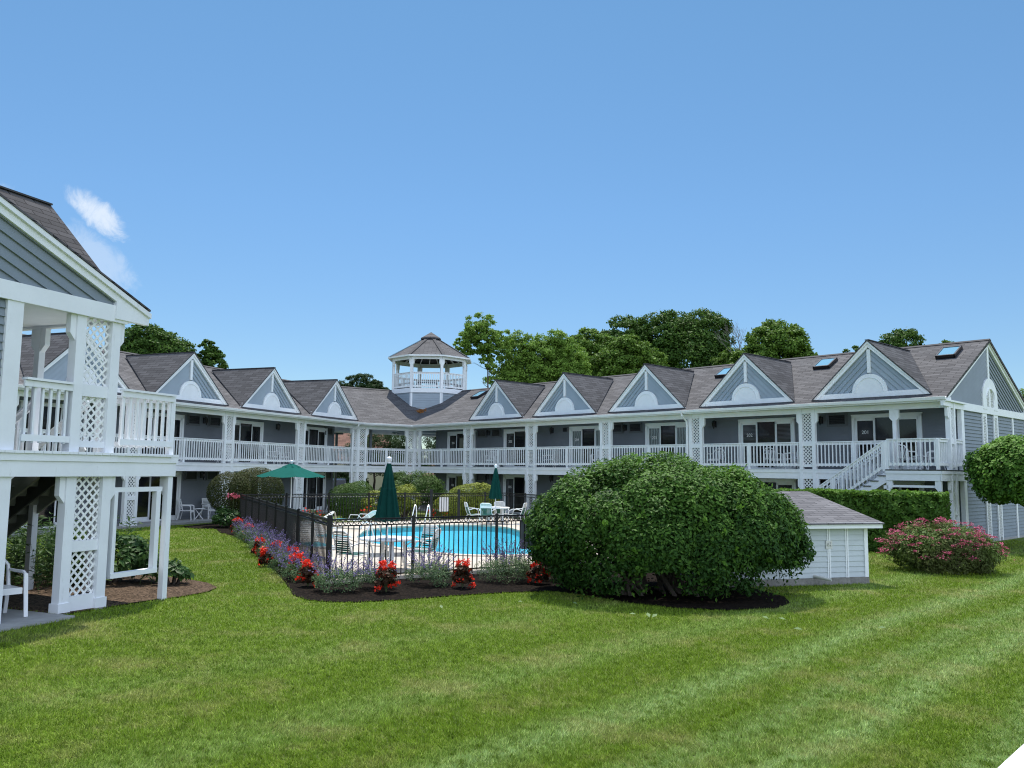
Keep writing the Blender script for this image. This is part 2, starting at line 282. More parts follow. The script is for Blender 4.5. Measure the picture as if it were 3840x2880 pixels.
def watermat():
    m, nt, b = principled('pool_water'); nt.nodes.remove(b)
    g = N(nt, 'ShaderNodeNewGeometry'); mp = N(nt, 'ShaderNodeMapping'); mp.inputs['Scale'].default_value = (1, 1.6, 1); L(nt, g.outputs['Position'], mp.inputs[0])
    n1 = N(nt, 'ShaderNodeTexNoise'); n1.inputs['Scale'].default_value = 2.2; n1.inputs['Detail'].default_value = 5; n1.inputs['Distortion'].default_value = 1.2; L(nt, mp.outputs[0], n1.inputs['Vector'])
    bp = N(nt, 'ShaderNodeBump'); bp.inputs['Strength'].default_value = .9; bp.inputs['Distance'].default_value = .14; L(nt, n1.outputs['Fac'], bp.inputs['Height'])
    fr = N(nt, 'ShaderNodeFresnel'); fr.inputs['IOR'].default_value = 1.33; L(nt, bp.outputs[0], fr.inputs['Normal'])
    gl = N(nt, 'ShaderNodeBsdfGlossy'); gl.inputs['Roughness'].default_value = .03; L(nt, bp.outputs[0], gl.inputs['Normal'])
    tr = N(nt, 'ShaderNodeBsdfTransparent'); tr.inputs[0].default_value = (.82, .98, .99, 1)
    ms = N(nt, 'ShaderNodeMixShader'); fm = N(nt, 'ShaderNodeMath', operation='MULTIPLY'); L(nt, fr.outputs[0], fm.inputs[0]); fm.inputs[1].default_value = .30; L(nt, fm.outputs[0], ms.inputs[0]); L(nt, tr.outputs[0], ms.inputs[1]); L(nt, gl.outputs[0], ms.inputs[2])
    L(nt, ms.outputs[0], nt.nodes['Material Output'].inputs[0]); return m
WATER = watermat()
BASIN = mat('pool_plaster', (.20, .74, .86), .6, .10, 1.5, c2=(.28, .82, .90))
TILE = mat('pool_tile_band', (.10, .30, .34), .3, .15, 12)

# ------------------------------------------------------------------ mesh tools
class Frame:
    """local x along X, y along Y, z up"""
    def __init__(s, o=(0, 0), X=(1, 0), Y=(0, 1), z=0):
        s.o = np.array(o, float); s.X = np.array(X, float); s.Y = np.array(Y, float); s.z = z
        s.flip = (s.X[0]*s.Y[1]-s.X[1]*s.Y[0]) < 0
    def p(s, q):
        a = s.o + s.X*q[0] + s.Y*q[1]; return (a[0], a[1], q[2]+s.z)
    def sub(s, x, y, z=0): a = s.o+s.X*x+s.Y*y; return Frame(a, s.X, s.Y, s.z+z)
    def ang(s): return math.atan2(s.X[1], s.X[0])
W0 = Frame()
class MB:
    def __init__(s, F=W0): s.v = []; s.f = []; s.F = F; s.sm = []
    def face(s, pts, F=None, smooth=False):
        F = F or s.F; n = len(s.v); s.v += [F.p(p) for p in pts]
        i = list(range(n, n+len(pts)));
        if F.flip: i.reverse()
        s.f.append(i); s.sm.append(smooth)
    def hexa(s, c, F=None):
        """c: 8 points, bottom 4 ccw then top 4 ccw"""
        for i in ((3, 2, 1, 0), (4, 5, 6, 7), (0, 1, 5, 4), (1, 2, 6, 5), (2, 3, 7, 6), (3, 0, 4, 7)): s.face([c[j] for j in i], F)
    def box(s, x0, x1, y0, y1, z0, z1, F=None):
        if x0 > x1: x0, x1 = x1, x0
        if y0 > y1: y0, y1 = y1, y0
        s.hexa([(x0, y0, z0), (x1, y0, z0), (x1, y1, z0), (x0, y1, z0), (x0, y0, z1), (x1, y0, z1), (x1, y1, z1), (x0, y1, z1)], F)
    def bar(s, a, b, w, h, up=(0, 0, 1), F=None):
        """rectangular bar from a to b, w across, h along up"""
        a, b = Vector(a), Vector(b); d = (b-a).normalized(); u = Vector(up); sx = d.cross(u)
        if sx.length < 1e-4: sx = d.cross(Vector((1, 0, 0)))
        sx = sx.normalized()*w/2; u = sx.cross(d).normalized()*h/2
        s.hexa([a-sx-u, a+sx-u, b+sx-u, b-sx-u, a-sx+u, a+sx+u, b+sx+u, b-sx+u], F)
    def prism(s, poly, y0, y1, F=None):
        """poly in (x,z) extruded in y from y0 to y1 (y1 > y0 outward)"""
        n = len(poly)
        s.face([(p[0], y1, p[1]) for p in reversed(poly)], F); s.face([(p[0], y0, p[1]) for p in poly], F)
        for i in range(n):
            a, b = poly[i], poly[(i+1) % n]; s.face([(a[0], y1, a[1]), (b[0], y1, b[1]), (b[0], y0, b[1]), (a[0], y0, a[1])], F)
    def tube(s, pts, r, n=8, F=None, cap=True, closed=False):
        pts = [Vector(p) for p in pts]; m = len(pts); rs = r if isinstance(r, (list, tuple)) else [r]*m
        rings = []; prev = None
        for i, p in enumerate(pts):
            if closed: d = (pts[(i+1) % m]-pts[i-1])
            else: d = (pts[min(i+1, m-1)]-pts[max(i-1, 0)])
            d.normalize()
            if prev is None: u = d.orthogonal().normalized()
            else:
                u = prev-d*prev.dot(d)
                u = u.normalized() if u.length > 1e-5 else d.orthogonal().normalized()
            prev = u; v = d.cross(u)
            rings.append([p+(u*math.cos(2*math.pi*k/n)+v*math.sin(2*math.pi*k/n))*rs[i] for k in range(n)])
        for i in range(m if closed else m-1):
            A, B = rings[i], rings[(i+1) % m]
            for k in range(n): s.face([A[k], A[(k+1) % n], B[(k+1) % n], B[k]], F, True)
        if cap and not closed:
            s.face(list(reversed(rings[0])), F); s.face(rings[-1], F)
    def lathe(s, prof, cx, cy, n=16, F=None, smooth=True):
        for i in range(len(prof)-1):
            r0, z0 = prof[i]; r1, z1 = prof[i+1]
            for k in range(n):
                a, b = 2*math.pi*k/n, 2*math.pi*(k+1)/n
                q = [(cx+r0*math.cos(a), cy+r0*math.sin(a), z0), (cx+r0*math.cos(b), cy+r0*math.sin(b), z0), (cx+r1*math.cos(b), cy+r1*math.sin(b), z1), (cx+r1*math.cos(a), cy+r1*math.sin(a), z1)]
                if r0 < 1e-6: q = q[1:]
                elif r1 < 1e-6: q = q[:3]
                s.face(q, F, smooth)
    def lap(s, poly, d, step, y=0.0, depth=.022, F=None):
        """lapped boards covering a convex polygon given in (x,z); boards run along d; lower edge stands proud"""
        d = np.array(d, float); d /= np.linalg.norm(d); n = np.array([-d[1], d[0]])
        if n[1] < 0: n = -n
        P = [np.array(p, float) for p in poly]; t = [p@n for p in P]; t0, t1 = min(t), max(t); k = 0
        def clip(P, c, sg):
            out = []
            for i in range(len(P)):
                a, b = P[i], P[(i+1) % len(P)]; da, db = sg*(a@n-c), sg*(b@n-c)
                if da >= 0: out.append(a)
                if da*db < 0: out.append(a+(b-a)*da/(da-db))
            return out
        lo = t0
        while lo < t1-1e-4:
            hi = min(lo+step, t1); Q = clip(clip(P, lo, 1), hi, -1)
            if len(Q) >= 3:
                yy = [y+depth*(1-(q@n-lo)/step) for q in Q]
                s.face([(q[0], h, q[1]) for q, h in zip(Q, yy)][::-1], F)
                E = sorted([q for q in Q if abs(q@n-lo) < 1e-5], key=lambda q: q@d)
                if len(E) >= 2: a, b = E[0], E[-1]; s.face([(a[0], y-.004, a[1]), (b[0], y-.004, b[1]), (b[0], y+depth, b[1]), (a[0], y+depth, a[1])][::-1], F)
            lo = hi
    def lattice(s, x0, x1, z0, z1, y=0.0, pitch=.13, w=.036, t=.010, F=None):
        def clipbox(poly):
            for ax, c, sg in ((0, x0, 1), (0, x1, -1), (1, z0, 1), (1, z1, -1)):
                out = []
                for i in range(len(poly)):
                    a, b = poly[i], poly[(i+1) % len(poly)]; da, db = sg*(a[ax]-c), sg*(b[ax]-c)
                    if da >= 0: out.append(a)
                    if da*db < 0: out.append(a+(b-a)*da/(da-db))
                poly = out
                if len(poly) < 3: return []
            return poly
        H = z1-z0; Wd = x1-x0; h = w/math.sqrt(2)
        for dr, yo in ((1, 0), (-1, t)):
            k = math.ceil((-(H))/pitch)-1
            while x0+k*pitch < x1+H:
                xs = x0+k*pitch if dr == 1 else x0+k*pitch+pitch*.5
                if dr == 1: q = [(xs-h, z0), (xs+h, z0), (xs+h+H, z1), (xs-h+H, z1)]
                else: q = [(xs-h, z1), (xs-h+H, z0), (xs+h+H, z0), (xs+h, z1)]
                q = clipbox([np.array(a, float) for a in q])
                if len(q) >= 3: s.prism([tuple(a) for a in q], y+yo, y+yo+t*.98, F)
                k += 1
    def build(s, name, m, parent=None, loc=None):
        me = bpy.data.meshes.new(name); base = np.array(loc if loc is not None else (parent_origin(parent) if parent else (0, 0, 0)), float)
        V = np.array([tuple(q) for q in s.v], float)-base
        me.from_pydata(V.tolist(), [], s.f); me.polygons.foreach_set('use_smooth', s.sm)
        uvl = me.uv_layers.new(name='UVMap'); nl = len(me.loops); uv = np.zeros((nl, 2))
        for p in me.polygons:
            n = p.normal
            if abs(n.z) > .999: t = Vector((1, 0, 0))
            else: t = Vector((-n.y, n.x, 0)).normalized()
            b = n.cross(t)
            for li in p.loop_indices:
                c = me.vertices[me.loops[li].vertex_index].co; uv[li] = (c.dot(t)+50, c.dot(b)+50)
        uvl.data.foreach_set('uv', uv.ravel())
        me.materials.append(m); me.update()
        o = bpy.data.objects.new(name, me); col.objects.link(o)
        if parent: o.parent = parent; o.location = base-np.array(parent_origin(parent))
        elif loc is not None: o.location = loc
        return o
ORIG = {}
def parent_origin(o):
    if o is None: return (0, 0, 0)
    if o.name in ORIG: return ORIG[o.name]
    v = Vector(o.location)
    if o.parent: v = v+Vector(parent_origin(o.parent))
    return tuple(v)
def tag(o, label=None, cat=None, group=None, kind=None):
    if label: o['label'] = label
    if cat: o['category'] = cat
    if group: o['group'] = group
    if kind: o['kind'] = kind
    return o
def thing(name, loc, label, cat, group=None, rz=0):
    o = bpy.data.objects.new(name, None); col.objects.link(o); o.location = loc; o.rotation_euler = (0, 0, rz); o.empty_display_size = .2
    return tag(o, label, cat, group)
def children(o): return [c for c in bpy.data.objects if c.parent == o]
def copy_tree(o, parent=None):
    c = o.copy(); col.objects.link(c)
    if parent: c.parent = parent
    for ch in children(o): copy_tree(ch, c)
    return c
def inst(src, parent, loc, rz=0, name=None):
    """a part sharing src's mesh"""
    c = src.copy(); col.objects.link(c); c.parent = parent; c.location = Vector(loc); c.rotation_euler = (0, 0, rz)
    for ch in children(src): copy_tree(ch, c)
    return c
def gz(x, y): return .19*np.exp(-(((x+8.2)/3.6)**2+((y-12.6)/4.2)**2))

# ------------------------------------------------------------------ foliage
def leafobj(name, P, Nn, size, m, parent=None, aspect=.5, fold=.22, rnd=None, droop=0, base=None, tang=None):
    P = np.asarray(P, float); n = len(P); Nn = np.asarray(Nn, float); Nn = Nn/(np.linalg.norm(Nn, axis=1, keepdims=True)+1e-9)
    t = rng.normal(size=(n, 3)) if tang is None else tang+rng.normal(size=(n, 3))*.25
    t -= Nn*np.sum(t*Nn, axis=1, keepdims=True); t[:, 2] -= droop; t /= np.linalg.norm(t, axis=1, keepdims=True)+1e-9
    s = np.cross(Nn, t); s /= np.linalg.norm(s, axis=1, keepdims=True)+1e-9
    sz = (size*(.65+.7*rng.random(n)))[:, None]
    a = P-t*sz*.5; b = P+t*sz*.5; mid = P-t*sz*.06+Nn*sz*fold*-.5
    r = P+s*sz*aspect*.5+Nn*sz*fold*.3; l = P-s*sz*aspect*.5+Nn*sz*fold*.3
    V = np.stack([a, r, b, l, mid], axis=1).reshape(-1, 3)
    i = np.arange(n)*5
    F = np.stack([i, i+1, i+2, i, i+2, i+3], axis=1).reshape(-1, 3)
    org = np.array(parent_origin(parent) if parent else (base if base is not None else (0, 0, 0)))
    me = bpy.data.meshes.new(name); V = V-org
    V4 = V.reshape(n, 5, 3)[:, :4].reshape(-1, 3); j = np.arange(n)*4
    F = np.stack([j, j+1, j+2, j, j+2, j+3], axis=1).reshape(-1, 3)
    me.vertices.add(len(V4)); me.vertices.foreach_set('co', V4.ravel().astype(np.float32))
    me.loops.add(len(F)*3); me.loops.foreach_set('vertex_index', F.ravel().astype(np.int32))
    me.polygons.add(len(F)); me.polygons.foreach_set('loop_start', (np.arange(len(F))*3).astype(np.int32))
    me.update(calc_edges=True)
    at = me.attributes.new('rnd', 'FLOAT', 'FACE'); rr = rng.random(n) if rnd is None else np.clip(rnd, 0, 1); at.data.foreach_set('value', np.repeat(rr, 2).astype(np.float32))
    me.materials.append(m); o = bpy.data.objects.new(name, me); col.objects.link(o)
    if parent: o.parent = parent
    elif base is not None: o.location = base
    return o
def sphere_dirs(n):
    d = rng.normal(size=(n, 3)); return d/np.linalg.norm(d, axis=1, keepdims=True)
def blob_leaves(c, r, n, nsub, subr, inner=.25, low=-.35, jitter=.0, flat=.8, nrand=.45):
    """leaves gathered in clumps spread over and inside an ellipsoid"""
    c = np.array(c, float); r = np.array(r, float)
    d = sphere_dirs(nsub*3); d = d[d[:, 2] > low][:nsub]; k = len(d)
    rad = 1-inner*rng.random(k)**2; cc = c+d*r*rad[:, None]*(1-subr*.55)
    sr = np.mean(r)*subr*(.6+.8*rng.random(k))
    idx = rng.integers(0, k, n); dd = sphere_dirs(n)
    flip = np.sum(dd*d[idx], axis=1) < -.3; dd[flip] *= -1
    rr = (1-.5*rng.random(n)**2.2)
    P = cc[idx]+dd*(sr[idx]*rr)[:, None]*np.array([1.15, 1.15, flat])+rng.normal(size=(n, 3))*np.mean(r)*jitter
    Nn = dd*.6+.4*d[idx]+np.array([0, 0, .6])+rng.normal(size=(n, 3))*nrand
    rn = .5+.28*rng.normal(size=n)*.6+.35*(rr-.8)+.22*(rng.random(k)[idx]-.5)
    return P, Nn, rn
def shell_leaves(c, r, n, inner=.12, bumps=12, amp=.16, low=-1, superq=2.0):
    """leaves on a clipped shrub: superellipsoid shell with gentle lumps"""
    c = np.array(c, float); r = np.array(r, float); d = sphere_dirs(int(n*1.6)); d = d[d[:, 2] > low][:n]; n = len(d)
    k = (np.abs(d)**superq).sum(axis=1)**(-1/superq)
    B = sphere_dirs(bumps*4); lump = (np.maximum(0, d@B.T)**10)@(rng.random(len(B))-.3)
    rr = k*(1+amp*lump)*(1-inner*rng.random(n)**1.7)
    P = c+d*r*rr[:, None]; Nn = d/r+rng.normal(size=(n, 3))*.4/np.mean(r)+np.array([0, 0, .3/np.mean(r)])
    return P, Nn, .5+.3*(rng.random(n)-.5)+lump*.15
def limbs(mb, base, top, r0, n, spread, h0=.35, seed=1, sub=2):
    rs = random.Random(seed); base, top = Vector(base), Vector(top); pts = []
    m = 7
    for i in range(m):
        t = i/(m-1); pts.append(base.lerp(top, t)+Vector((rs.uniform(-1, 1), rs.uniform(-1, 1), 0))*.03*(top-base).length*min(t*3, 1))
    mb.tube(pts, [r0*(1-.8*i/(m-1)) for i in range(m)], 8)
    for k in range(n):
        t = h0+(1-h0)*(k+rs.random())/n; i = min(int(t*(m-1)), m-2); f = t*(m-1)-i; p = pts[i].lerp(pts[i+1], f)
        a = k*2.4+rs.random(); L_ = spread*(1.15-.5*t)*rs.uniform(.7, 1.1); e = p+Vector((math.cos(a)*L_, math.sin(a)*L_, L_*rs.uniform(.35, .8)))
        mid = p.lerp(e, .5)+Vector((0, 0, -.05*L_)); rr = r0*(1-.8*t)*.5
        mb.tube([p, mid, e], [rr, rr*.6, rr*.2], 5)
        for q in range(sub):
            e2 = e+Vector((rs.uniform(-1, 1), rs.uniform(-1, 1), rs.uniform(0, 1)))*L_*.5; st = p.lerp(e, rs.uniform(.4, .8)); mb.tube([st, st.lerp(e2, .5)+Vector((0, 0, .05*L_)), e2], [rr*.45, rr*.3, rr*.1], 4)

# ------------------------------------------------------------------ setting constants (metres)
C0 = np.array([-6.037, 51.751]); D0 = np.array([-9.185, 49.370])
uR = np.array([.683, -.7305]); uM = np.array([-.7975, -.6033]); uL = np.array([-.3641, -.9314])
gR = np.array([.7305, .683]); gM = np.array([-.6033, .7975]); gL = np.array([-.9314, .3641])
SR, SL = 5.2033, 5.6365; RLEN = SR*6; LLEN = SL*6
ZD, ZF, ZB, ZE = 2.65, 2.285, 4.855, 5.22      # deck top, fascia bottom, header bottom, eave
PITCH, RIDGE = .528, 4.4; ZR = ZE+PITCH*(RIDGE+.45)
FR = Frame(C0, uR, -gR); FL = Frame(D0, uL, -gL); FM = Frame(C0, uM, -gM)
END = C0+uR*RLEN; FE = Frame(END, -uR, -gR)      # right end: x runs back along the wing, y outward
NB = np.array([-6.62, 13.82]); nu = np.array([-.36, -.933]); nn = np.array([-.933, .36])
FN = Frame(NB, nn, -nu)

def sweep(mb, path, prof, ends=True):
    """closed profile [(outward offset, z)] swept along a path [(point, outward normal of the following leg)]"""
    pts, nrm = path; rings = []
    for off, z in prof:
        r = []
        for i, p in enumerate(pts):
            if i == 0: q = p+nrm[0]*off
            elif i == len(pts)-1: q = p+nrm[-1]*off
            else:
                a, b = nrm[i-1], nrm[i]; q = p+(a+b)/(1+a@b)*off
            r.append((q[0], q[1], z))
        rings.append(r)
    k = len(prof)
    for i in range(len(pts)-1):
        for j in range(k):
            a, b = rings[j], rings[(j+1) % k]; mb.face([a[i], a[i+1], b[i+1], b[i]], W0)
    if ends:
        mb.face([rings[j][0] for j in range(k)][::-1], W0); mb.face([rings[j][-1] for j in range(k)], W0)
PATH = ([D0+uL*LLEN, D0, C0, C0+uR*(RLEN+.16)], [-gL, -gM, -gR])
PATHB = ([D0+uL*LLEN, D0, C0, C0+uR*RLEN], [-gL, -gM, -gR])

def wall_box(name, F, x0, x1, y, z0, z1, parent, m, step=.12, depth=.022):
    mb = MB(F); mb.lap([(x0, z0), (x1, z0), (x1, z1), (x0, z1)], (1, 0), step, y, depth); mb.box(x0, x1, y-.12, y-.008, z0, z1); return mb.build(name, m, parent)
def railing(mb, p0, p1, z0, z1=None, mid=True, F=None, gap=.14, endposts=False, step=.15, cap=True):
    """white wooden railing between two plan points, deck heights z0 and z1 (for stairs)"""
    z1 = z0 if z1 is None else z1; p0 = Vector((*p0, 0)); p1 = Vector((*p1, 0)); d = p1-p0; ln = d.length; dn = d.normalized()
    def at(t, h): q = p0+d*t; return (q.x, q.y, z0+(z1-z0)*t+h)
    mb.bar(at(0, 1.07), at(1, 1.07), .12, .036, F=F); mb.bar(at(0, 1.0), at(1, 1.0), .038, .09, F=F); mb.bar(at(0, gap+.05), at(1, gap+.05), .038, .10, F=F)
    n = max(2, int(round(ln/step))); off = Vector((-dn.y, dn.x, 0))*.036
    for i in range(n):
        t = (i+.5)/n; q = p0+d*t+off; z = z0+(z1-z0)*t
        mb.box(q.x-.019, q.x+.019, q.y-.019, q.y+.019, z+gap-.02, z+1.04, F)
    for t in ([.5] if mid else [])+([0, 1] if endposts else []):
        q = p0+d*t; z = z0+(z1-z0)*t; mb.box(q.x-.05, q.x+.05, q.y-.05, q.y+.05, z, z+1.045, F)

def lattice_column(parent, F, x, y, along, w=.68, z0=.08, pitch=.142, upper=True, lowonly=False, m=WHITE, src=None, brk=(1, 1)):
    """two full height posts with lattice panels; along=0 panel runs in x, 1 in y. part > panels"""
    ang = F.ang()+(0 if along == 0 else math.pi/2)
    q = F.p((x, y, 0)); po = parent_origin(parent); loc = Vector(q)-Vector(po)
    if src is not None: return inst(src, parent, (loc.x, loc.y, src.location.z), ang)
    ca, sa = math.cos(ang), math.sin(ang); G = Frame((q[0], q[1]), (1, 0), (0, 1)); h = w/2; pw = w*.205
    mb = MB(Frame()); top = ZB+.21
    for s in (-1, 1):
        a, b = sorted((s*h, s*(h-pw))); mb.box(a, b, -.078, .078, z0, top)
        if z0 < 1: mb.box(a-.022, b+.022, -.1, .1, z0-.02, z0+.16)
        for zt in ((ZF, ZB) if z0 < 1 else (ZB,)):
            if brk[0 if s < 0 else 1]:
                e = s*h; mb.prism([(e, zt-.42), (e+s*.10, zt-.30), (e+s*.10, zt-.002), (e, zt-.002)][::(1 if s < 0 else -1)], -.05, .05)
    i0, i1 = -h+pw, h-pw
    zs = [(ZD+.10, ZD+.20), (3.57, 3.76)]
    if z0 < 1: zs += [(1.10, 1.27), (z0, z0+.24)]
    for a, b in zs: mb.box(i0, i1, .012, .05, a, b); mb.box(i0, i1, -.05, -.012, a, b)
    col_o = mb.build('lattice_column', m, None); col_o.parent = parent; col_o.location = (loc.x, loc.y, 0 if abs(po[2]) < 1e-6 else -po[2]); col_o.rotation_euler = (0, 0, ang)
    ps = [(ZD+.20, 3.57), (3.76, ZB)]
    if z0 < 1: ps += [(z0+.24, 1.10), (1.27, ZF)]
    for a, b in ps:
        l = MB(Frame()); l.lattice(i0, i1, a, b, -.01, pitch, pitch*.235); lo = l.build('lattice_panel', LATW, None); lo.parent = col_o
    return col_o

def text_mesh(name, s, size, m, parent, loc, rz):
    cu = bpy.data.curves.new(name, 'FONT'); cu.body = s; cu.size = size; cu.extrude = .003; cu.align_x = 'CENTER'
    t = bpy.data.objects.new(name, cu); col.objects.link(t); dg = bpy.context.evaluated_depsgraph_get()
    me = bpy.data.meshes.new_from_object(t.evaluated_get(dg)); bpy.data.objects.remove(t); bpy.data.curves.remove(cu)
    me.materials.clear(); me.materials.append(m); o = bpy.data.objects.new(name, me); col.objects.link(o); o.parent = parent; o.location = loc
    o.rotation_euler = (R(90), 0, rz); return o
NUMM = mat('number_white', (.8, .8, .78), .5, .02)

def door(parent, F, xc, yw, z0, kind, num=None, w=2.66, reverse=False, h=2.12):
    """sliding patio door: frame > glass panes, dark open screen, number. Built in its own local axes."""
    q = F.p((xc, yw, z0)); s = -1 if F.flip else 1; ang = F.ang() + (0 if not F.flip else 0)
    po = parent_origin(parent)
    # local: X to the right seen from outside, Y out of the wall
    out2 = F.Y; X2 = np.array([out2[1], -out2[0]])*-1  # so that X x Y = z up, Y outward
    ang = math.atan2(out2[1], out2[0])-math.pi/2
    # seen from outside (looking along -Y) the right hand side is -X ; flip sign so 'seen left' = +X
    fr = MB(Frame()); hw = w/2
    for a, b, c, d in ((-hw, -hw+.11, 0, h), (hw-.11, hw, 0, h), (-hw, hw, h-.1, h), (-hw, hw, -.01, .07)): fr.box(a, b, .0, .075, c, d)
    fr.box(-hw-.03, hw+.03, .0, .05, h-.001, h+.05)
    pw = (w-.22)/3; inner = []
    order = ['glass', 'dark', 'glass2'] if kind != 'dark_left' else ['dark', 'glass', 'none']
    xs = hw-.11
    for k in range(3):
        a, b = xs-pw*(k+1), xs-pw*k; yy = .03 if k != 1 else .045; st = .09
        if order[k] in ('glass', 'glass2'):
            fr.box(a, a+st, .0, yy, .07, h-.1); fr.box(b-st, b, .0, yy, .07, h-.1); fr.box(a, b, .0, yy, h-.2, h-.1); fr.box(a, b, .0, yy, .07, .2)
            inner.append((a+st, b-st, .2, h-.2, 'g'))
        else: inner.append((a, b, .07, h-.1, 'd'))
    fo = fr.build('sliding_door', WHITE, None); fo.parent = parent; fo.location = Vector(q)-Vector(po); fo.rotation_euler = (0, 0, ang)
    gm = {'blind': GL_BLIND, 'curtain': GL_CURT, 'dark': GL_DARK, 'dark_left': GL_DARK}[kind]
    for a, b, c, d, t in inner:
        p = MB(Frame()); p.box(a, b, .002, .012 if t == 'g' else .02, c, d)
        if t == 'd':
            for u, v in ((a, a+.05), (b-.05, b)): p.box(u, v, .02, .05, c, d)
            p.box(a, b, .02, .05, d-.06, d); p.box(a, b, .02, .05, c, c+.08)
        po2 = p.build('glass_pane' if t == 'g' else 'open_screen', gm if t == 'g' else GL_DARK, None); po2.parent = fo
    hd = MB(Frame()); hd.tube([(xs-pw-.05, .05, .95), (xs-pw-.05, .09, 1.0), (xs-pw-.05, .05, 1.12)], .012, 6); ho = hd.build('door_handle', GRID, None); ho.parent = fo
    if num: text_mesh('room_number', num, .2, NUMM, fo, (xs-pw*.5, .016, h*.66), math.pi)
    return fo
def grille(parent, F, xc, yw, z0, w=.74, h=.43, src=[None]):
    q = F.p((xc, yw, z0)); po = parent_origin(parent); loc = Vector(q)-Vector(po); ang = math.atan2(F.Y[1], F.Y[0])-math.pi/2
    if src[0] is not None: return inst(src[0], parent, loc, ang)
    m = MB(Frame()); 
    for a, b, c, d in ((-w/2, w/2, 0, .035), (-w/2, w/2, h-.035, h), (-w/2, -w/2+.035, 0, h), (w/2-.035, w/2, 0, h)): m.box(a, b, 0, .07, c, d)
    m.box(-w/2-.06, w/2+.06, -.01, .018, -.06, h+.06)
    o = m.build('air_conditioner_grille', GRID, None); o.parent = parent; o.location = loc; o.rotation_euler = (0, 0, ang)
    s = MB(Frame()); s.box(-w/2+.03, w/2-.03, .019, .03, .03, h-.03)
    for k in range(5): z = .07+k*(h-.1)/5; s.bar((-w/2+.03, .045, z), (w/2-.03, .045, z), .03, .012)
    so_ = s.build('louvre_slats', BLK2, None); so_.parent = o; src[0] = o; return o
def walllamp(parent, F, xc, yw, z0, src=[None]):
    q = F.p((xc, yw, z0)); po = parent_origin(parent); loc = Vector(q)-Vector(po); ang = math.atan2(F.Y[1], F.Y[0])-math.pi/2
    if src[0] is not None: return inst(src[0], parent, loc, ang)
    m = MB(Frame()); m.box(-.06, .06, 0, .03, .02, .3); m.tube([(0, .03, .25), (0, .1, .34), (0, .16, .3)], .012, 6)
    m.lathe([(0, .33), (.05, .3), (.085, .24), (.07, .235)], 0, .16, 8); m.lathe([(.055, .06), (.065, .055), (.04, .02), (.015, -.05), (0, -.07)], 0, .16, 8)
    for k in range(4): a = k*math.pi/2+.78; m.bar((.055*math.cos(a), .16+.055*math.sin(a), .05), (.07*math.cos(a), .16+.07*math.sin(a), .24), .01, .01)
    o = m.build('wall_lantern', BLK2, None); o.parent = parent; o.location = loc; o.rotation_euler = (0, 0, ang)
    g = MB(Frame()); g.lathe([(.048, .06), (.06, .235)], 0, .16, 8); go = g.build('lantern_glass', GL_DARK, None); go.parent = o; src[0] = o; return o

